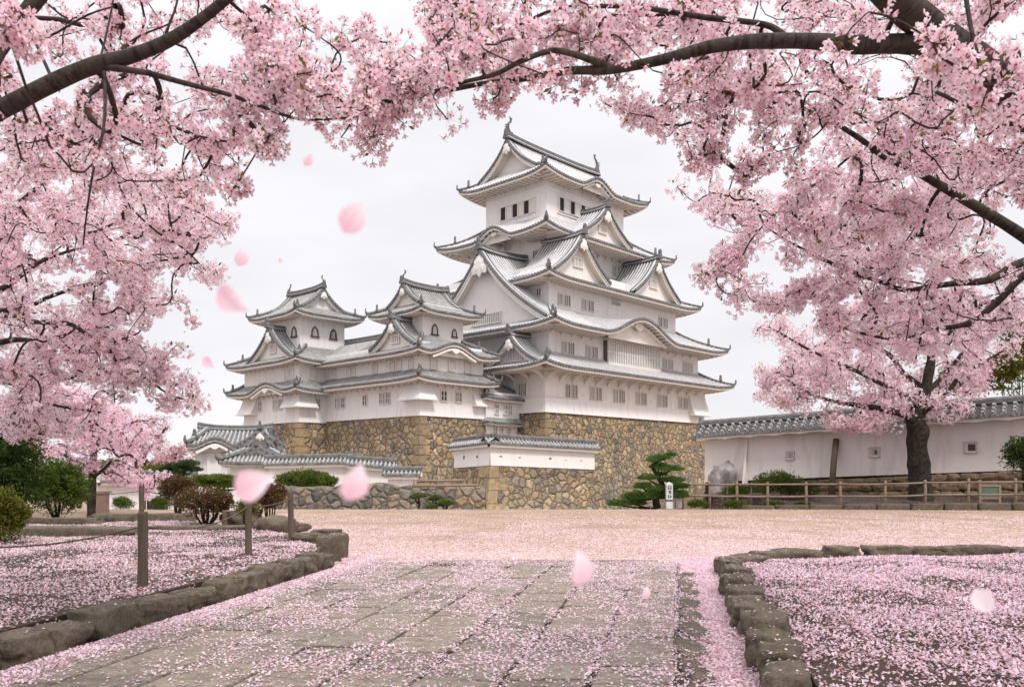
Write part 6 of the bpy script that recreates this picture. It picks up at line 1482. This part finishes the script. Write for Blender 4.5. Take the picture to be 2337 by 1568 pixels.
td.twigs(c, 0.0094, .22, 0.39, maxr=0.048, powr=.42); blossom(td, c, .26, 20, .058, 1, along=1500, leafc=.15, ped=False, deep=(.85,.62,.71), pale=(.93,.80,.86))
tb = P(340, 1150, 75); te = Tree('cherry_tree', 'thin sparse pale cherry tree in the distance, left of the gatehouse', (tb.x, tb.y, -2.3))
te.limb([(330, 1150, 75, 6), (328, 1090, 75, 5), (330, 1040, 75, 4), (325, 1000, 75, 3), (320, 960, 75, 2)]); te.limb([(330, 1040, 75, 3), (360, 1000, 75, 2.5), (385, 975, 75, 1.5)]); te.limb([(330, 1050, 75, 3), (290, 1000, 75, 2), (260, 970, 75, 1.5)])
te.build_limbs(TRUNKM, 7)
c = sample_poly([(230,950), (290,920), (340,955), (400,950), (370,990), (385,1040), (300,1060), (240,1010)], 215, 71, 79, .014, -0.01, 61)
te.twigs(c, 0.0202, .2, 0.83, maxr=0.072, powr=.35); blossom(te, c, .42, 7, .10, 1, along=700, leafc=.1, ped=False, deep=(.80,.60,.67), pale=(.90,.78,.82))
tb = P(410, 1150, 85); tf = Tree('cherry_tree', 'low distant cherry tree just left of the gatehouse roof', (tb.x, tb.y, -2.8))
tf.limb([(410, 1150, 85, 5), (408, 1090, 85, 4), (412, 1050, 85, 3)]); tf.build_limbs(TRUNKM, 7)
c = sample_poly([(350,1050), (400,1012), (450,1015), (470,1050), (440,1080), (350,1085)], 144, 81, 89, .014, -0.11, 62)
tf.twigs(c, 0.0216, .2, 0.83, maxr=0.072, powr=.35); blossom(tf, c, .5, 10, .12, 1, along=300, leafc=.7, ped=False, deep=(.66,.42,.45), pale=(.85,.66,.70))

# ------------------------------------------------------------------ bushes, pines, evergreens
def bush(name, label, c, r3, n, cols, lsz, seed=0, lobes=7, main=.88, cat='bush', group=None, flecks=0, stems=True, trunk=None, core=True, asp=.45, up=.3):
    """many leaf faces spread through lumpy ellipsoid lobes; c = centre of the crown, world"""
    root = empty(name, (c[0], c[1], max(0, c[2]-r3[2])), 0, label, cat, group); base = np.array(root.location); rg_ = np.random.default_rng(seed+5)
    A_ = Acc(); pos, dr = [], []
    L = []
    for i in range(lobes):
        d = rg_.normal(size=3); d /= np.linalg.norm(d); d[2] = abs(d[2])*.8-.25; L.append((np.array(c)+d*np.array(r3)*.62, np.array(r3)*rg_.uniform(.32, .55)))
    L.append((np.array(c), np.array(r3)*main)); L.append((np.array(c), np.array(r3)*main*.9)); per = int(n/len(L))
    for lc, lr in L:
        d = rg_.normal(size=(per, 3)); d /= np.linalg.norm(d, axis=1, keepdims=True); rr_ = rg_.uniform(.45, 1.04, per)**.35*1.0
        wob = 1+.10*np.sin(d[:, 0]*9+seed)*np.sin(d[:, 1]*8+lc[0])*np.cos(d[:, 2]*7); p = lc+d*lr*(rr_*wob)[:, None]; pos.append(p); dr.append(d)
    pos = np.concatenate(pos)-base; dr = np.concatenate(dr); m = pos[:, 2] > .02; pos, dr = pos[m], dr[m]; pos = pos+dr*(mnoise_arr(pos*5/max(r3))*.42*min(r3))[:, None]; dd = dr+rg_.normal(0, .7, dr.shape); dd[:, 2] += up; n = len(pos)
    f = rg_.random((n, 1)); k = np.clip((mnoise_arr(pos*4.5/max(r3))*1.3+.35), 0, 1)[:, None]
    col = np.array(cols[0])*(1-f)+np.array(cols[1])*f; col = col*(1-k*.6)+np.array(cols[2])*k*.6
    A_.add(*leaves(pos, dd, lsz*rg_.uniform(.6, 1.3, n), lsz*asp, col)); A_.build('foliage', LEAF, root)
    if flecks:
        q = rg_.integers(0, n, flecks); B_ = Acc(); B_.add(*leaves(pos[q]+dr[q]*lsz*.4, rg_.normal(size=(flecks, 3)), .03*max(1, lsz/.06), .025*max(1, lsz/.06), np.tile([.85, .68, .72], (flecks, 1)))); o = B_.build('caught_petals', PETAL, root); o['kind'] = 'stuff'
    if stems:
        mb = MB(); gz0 = (trunk if trunk is not None else 0)-root.location.z
        for i in range(stems if stems > 1 else 5):
            a = rg_.uniform(0, 2*PI); q = Vector((math.cos(a)*r3[0]*.5*rg_.random(), math.sin(a)*r3[1]*.5*rg_.random(), c[2]-root.location.z)); b = Vector((q.x*.15, q.y*.15, gz0-.05)); mid = b.lerp(q, .5)+Vector((q.x*.25, q.y*.25, -.05))
            mb.tube([b, mid, q], [r3[0]*.035+.008, r3[0]*.025+.006, .006], 5)
        mb.build('stem', TRUNKM, root, True)
    return root
def mnoise_arr(p): return np.array([mnoise.noise(Vector((float(a), float(b), float(c_)))) for a, b, c_ in p])
GRN1 = [(.03,.055,.012), (.09,.135,.03), (.17,.21,.045)]; GRN2 = [(.014,.03,.01), (.045,.075,.018), (.10,.14,.035)]; OLV = [(.07,.085,.015), (.14,.14,.03), (.19,.16,.03)]; RED = [(.10,.05,.03), (.17,.085,.05), (.09,.10,.025)]
def B(name, label, px, py, d, rx, ry, n, cols, lsz, **k):
    c = P(px, py, d); s_ = d/F; return bush(name, label, (c.x, c.y, c.z), (rx*s_, min(rx, 200)*s_*k.pop('dy', .8), ry*s_), n, cols, lsz, **k)
B('round_bush', 'large round green bush at left, right of the darkest shrub', 130, 1112, 23.5, 72, 70, 26000, GRN1, .07, seed=1, flecks=60, trunk=.2, lobes=10)
B('evergreen_bush', 'tall dark green bush with fallen petals at the far left edge', 20, 1078, 20.5, 94, 112, 34000, GRN2, .075, seed=2, flecks=130, trunk=.2, lobes=10)
B('evergreen_bush', 'lowest brownish green shrub at the bottom of the left edge, beside the bed', 2, 1178, 15.5, 58, 74, 13000, OLV, .06, seed=3, flecks=90, trunk=.2)
B('evergreen_bush', 'olive leafy crown peeping above the dark bush at the left edge', 40, 985, 21, 70, 40, 6000, OLV, .07, seed=33, flecks=30, trunk=.2)
B('clipped_hedge', 'small clipped green hedge in front of the distant white wall, nearest the pillar', 279, 1149, 33, 27, 18, 4200, GRN1, .05, seed=4, stems=False, trunk=0, lobes=6)
B('clipped_hedge', 'small clipped green hedge right of the notice board', 373, 1147, 33, 27, 18, 4200, GRN1, .05, seed=5, stems=False, lobes=6)
B('flowering_shrub', 'reddish shrub with the tallest round crown, dusted with petals, left of the rope posts', 405, 1112, 22, 40, 34, 8000, RED, .055, seed=6, flecks=160, trunk=.22, stems=12)
B('flowering_shrub', 'widest reddish shrub dusted with petals, in front of the taller round-crowned one', 470, 1143, 20, 68, 38, 12000, RED, .055, seed=7, flecks=380, trunk=.22, stems=9)
B('flowering_shrub', 'red and green shrub under the falling petal, left of the rightmost rope post', 612, 1132, 20.5, 46, 34, 8000, RED, .055, seed=8, flecks=240, trunk=.22, stems=7)
B('flowering_shrub', 'small greenish shrub tucked behind the second rope post', 560, 1160, 19.5, 30, 22, 3000, OLV, .05, seed=9, flecks=70, trunk=.22, stems=6)
B('evergreen_bush', 'olive tree crown behind the distant wall at left', 375, 1080, 62, 60, 24, 3500, OLV, .25, seed=13, trunk=-1)
B('round_bush', 'leafy bright green bush in front of the long tile-capped wall', 700, 1096, 40, 68, 27, 12000, GRN1, .13, seed=14, trunk=-.3, lobes=16, main=.6)
B('round_bush', 'large rounded clipped bush in front of the garden wall, right of the small one', 1772, 1102, 37, 56, 32, 9000, [(.06,.09,.02), (.12,.16,.04), (.14,.17,.04)], .08, seed=24, stems=False, lobes=8)
B('round_bush', 'small green bush between the boulder and the large clipped bush', 1676, 1122, 38, 36, 22, 4500, GRN1, .08, seed=25, stems=False)
B('round_bush', 'dark reddish bush just right of the large clipped bush', 1826, 1118, 36.2, 42, 27, 5500, [(.05,.05,.025), (.10,.09,.04), (.05,.08,.02)], .07, seed=26, stems=False)
B('evergreen_bush', 'glossy dark green bush at the far right edge in front of the garden wall', 2345, 1040, 35, 60, 52, 9000, GRN2, .11, seed=27, trunk=.3, lobes=9)
for i, (px, py, rx, ry) in enumerate(((1765, 1152, 26, 8), (1680, 1150, 30, 8), (1830, 1152, 22, 7), (1590, 1150, 26, 10))):
    B('ground_plant', ['low leafy plant at the fence foot under the large clipped bush', 'low green plant at the fence foot, left of the large bush', 'low green plant at the fence foot under the dark reddish bush', 'low green plant just right of the white sign post'][i], px, py, 34.9, rx, ry, 1400, GRN1, .08, seed=30+i, stems=False, lobes=4, group='low plants along the fence', cat='plant')
# evergreens far right behind the wall
for i, (px, py, rx, ry, lab) in enumerate(((2300, 850, 52, 60, 'yellow-green tree behind the garden wall at the right edge'), (2345, 770, 60, 80, 'dark olive tree behind the right edge blossoms'), (2190, 860, 42, 42, 'small olive tree behind the big cherry tree crown'))):
    B('evergreen_tree', lab, px, py, 52+i, rx, ry, 3200, OLV, .24, seed=40+i, trunk=0, stems=6, cat='tree', lobes=9)
# far-off wood along the horizon
A_ = Acc(); n = 26000; px = RNG.uniform(-900, 3200, n); d = RNG.uniform(150, 190, n); top = 1066+10*np.sin(px*.013)+7*np.sin(px*.041+1)
pyy = top+np.abs(RNG.normal(0, 14, n)); pos = np.stack([(px-CX)/F*d, d, CZ+(HY-pyy)/F*d], 1); pos[:, 2] = np.maximum(pos[:, 2], -4)
f = RNG.random((n, 1)); A_.add(*leaves(pos, RNG.normal(size=(n, 3)), 1.6, 1.1, np.array([.10,.11,.05])*(1-f)+np.array([.32,.22,.20])*f))
n = 20000; px = RNG.uniform(-900, 3200, n); d = RNG.uniform(150, 190, n); pos = np.stack([(px-CX)/F*d, d, RNG.uniform(-4.2, 0, n)], 1); f = RNG.random((n, 1)); A_.add(*leaves(pos, RNG.normal(size=(n, 3)), 2.0, 1.4, np.array([.08,.09,.04])*(1-f)+np.array([.22,.17,.13])*f))
o = A_.build('far_wood', LEAF, None); tag(o, 'far-off wood of mixed spring trees along the horizon', 'wood', kind='stuff')

# --- cloud-pruned pine
def pine(name, label, D, stem, pads, cols=((.04,.09,.016), (.12,.20,.045)), nl=.085, dens=9, group=None, k=1.0):
    T_ = Tree(name, label, (P(stem[0][0], 0, D).x, D, max(0, P(0, stem[0][1], D).z) if D < 33 else 0), group, cat='pine')
    T_.limb([(a, b, D, r*k) for a, b, r in stem])
    sx = sum(p[0] for p in stem)/len(stem)
    for (px, py, rx, ry) in pads:
        b = min(stem, key=lambda q: abs(q[1]-py-10)+.2*abs(q[0]-px)); T_.limb([(b[0], b[1], D, 2.6*k), ((b[0]+px)/2, max(py+5, (b[1]+py)/2+3), D-.05, 2.2*k), (px, py+2, D-.1, 1.4*k)])
    T_.build_limbs(TRUNKM, 8); A_ = Acc(); b_ = np.array(T_.base)
    for (px, py, rx, ry) in pads:
        rx *= .86; n = int(rx*ry*dens); c = np.array(P(px, py, D-.1+RNG.uniform(-.25, .25))); s_ = D/F; d = RNG.normal(size=(n, 3)); d /= np.linalg.norm(d, axis=1, keepdims=True); d[:, 2] = np.where(d[:, 2] < 0, d[:, 2]*.4, d[:, 2])
        wob = 1+.35*mnoise_arr(d*2.6+px)[:, None]; p = c+d*np.array([rx*s_, rx*s_*.8, ry*s_])*(RNG.random((n, 1))**.33)*wob; dd = RNG.normal(0, .5, (n, 3)); dd[:, 2] = np.abs(dd[:, 2])+.7; dd[:, :2] += d[:, :2]*.9; f = np.clip(RNG.random((n, 1))*.6+mnoise_arr(p*3)[:, None]+.25, 0, 1)
        A_.add(*leaves(p-b_, dd, nl*RNG.uniform(.7, 1.3, n), nl*.2, np.array(cols[0])*(1-f)+np.array(cols[1])*f))
    A_.build('needle_pads', LEAF, T_.root)
pine('pruned_pine', 'cloud-pruned green pine with stepped needle pads beside the white sign post', 34.3, [(1500, 1160, 9), (1497, 1135, 8), (1512, 1110, 6), (1500, 1085, 5), (1490, 1065, 4), (1506, 1050, 3)],
     [(1505, 1046, 30, 8), (1490, 1052, 20, 7), (1530, 1039, 16, 7), (1530, 1072, 36, 9), (1503, 1066, 24, 10), (1480, 1092, 28, 9), (1532, 1097, 36, 9), (1508, 1084, 18, 6), (1468, 1112, 27, 10), (1547, 1112, 32, 10), (1503, 1118, 28, 9), (1450, 1136, 32, 15), (1490, 1134, 38, 15), (1542, 1132, 36, 14), (1412, 1151, 32, 11), (1450, 1150, 30, 10)])
OLP = ((.05,.09,.015), (.16,.21,.04))
pine('spreading_pine', 'flat-topped bright green pine behind the petal-strewn shrubs', 26, [(505, 1168, 7), (508, 1140, 6), (500, 1118, 5), (498, 1102, 4)], [(500, 1094, 40, 10), (462, 1098, 34, 12), (540, 1099, 32, 11), (475, 1108, 26, 12), (515, 1110, 28, 12), (550, 1112, 18, 8)], OLP, .08)
pine('spreading_pine', 'darker blue-green pine in front of the gatehouse, left of the bright one', 40, [(420, 1150, 5), (425, 1110, 4), (415, 1085, 4), (420, 1070, 3)], [(430, 1060, 26, 9), (400, 1068, 30, 9), (375, 1076, 26, 8), (440, 1074, 26, 8), (395, 1084, 36, 8)], ((.025,.055,.025), (.08,.125,.05)), .13, 7)
for i, (px, py, rx, ry) in enumerate(((955, 1134, 22, 8), (995, 1138, 20, 8), (1018, 1150, 22, 11), (985, 1157, 16, 7))):
    pine('cushion_pine', ['small cushion pine standing against the grey wall, leftmost of four', 'cushion pine behind the mossy one by the grey wall', 'brightest low mossy pine by the foot of the bastion', 'lowest small cushion pine by the grey wall'][i], 34.2-.2*i, [(px, 1164, 3), (px+2, (py+1164)/2, 2.5), (px, py+3, 2)], [(px, py, rx, ry), (px-8, py+3, rx*.6, ry*.7)], ((.05,.07,.03), (.13,.17,.05)), .08, 9, 'cushion pines by the grey wall')

# ------------------------------------------------------------------ petals in the air, each a curved petal of its own
def air_petal(px, py, size_px, d, rot, tilt, label, c0=(.86,.54,.64), c1=(.92,.80,.85), fold=.3):
    n, m = 8, 6; V, C, T_ = [], [], []; L_ = size_px/F*d
    for i in range(n+1):
        f = i/n; w_ = math.sin(min(1, f*1.05)**.75*PI)**.8*.36 if 0 < f < 1 else .02
        notch = 0
        for j in range(m+1):
            g_ = j/m*2-1; x = (f-.5)*L_-(L_*.16*(1-abs(g_))**1.5*max(0, (f-.7)/.3)**2); y = g_*w_*L_; z = L_*(fold*g_*g_*.35*math.sin(f*PI)+.12*math.sin(f*PI))
            V.append((x, y, z)); k = min(1, .9*(1-f)**1.3+.35*(1-abs(g_))*(.6+.4*math.cos(g_*9))); C.append([c0[q]*k+c1[q]*(1-k) for q in range(3)])
    for i in range(n):
        for j in range(m): a = i*(m+1)+j; T_ += [(a, a+1, a+m+2), (a, a+m+2, a+m+1)]
    o = np_mesh('falling_petal', np.array(V), np.array(T_), PETAL, None, np.array(C), True); o.location = P(px, py, d)
    o.rotation_euler = (Matrix.Rotation(R(-rot), 4, 'Y') @ Matrix.Rotation(R(90+tilt), 4, 'X')).to_euler(); return tag(o, label, 'petal', 'petals drifting in the air')
air_petal(808, 496, 84, .48, 55, 15, 'large pink petal in the sky, left of the tall tower')
air_petal(550, 586, 44, .9, 72, 35, 'small folded pink petal in the sky, highest near the left blossoms')
air_petal(533, 684, 88, .42, -35, 25, 'blurred pink petal above the gable of the leftmost turret')
air_petal(477, 829, 36, .8, -45, 10, 'small round pink petal left of the leftmost turret roofs')
air_petal(582, 1104, 100, .36, 25, 0, 'largest blurred petal, hovering over the second rope post')
air_petal(807, 1098, 92, .38, 68, 30, 'pale elongated petal in front of the grey rubble wall')
air_petal(1319, 1294, 88, .42, 95, 35, 'upright pink petal over the far end of the paved path')
air_petal(1473, 1350, 30, .9, 80, 20, 'tiny pink petal over the right part of the paved path')
air_petal(703, 364, 32, .9, 55, 50, 'faint slim petal just below the arching bough, left of centre')
air_petal(2243, 1372, 66, .55, -60, 20, 'whitish petal over the right garden bed', (.86,.74,.80), (.92,.88,.92))
air_petal(638, 592, 16, 1.2, 90, 50, 'tiniest faint petal in the open sky between the left blossoms and the tall tower')
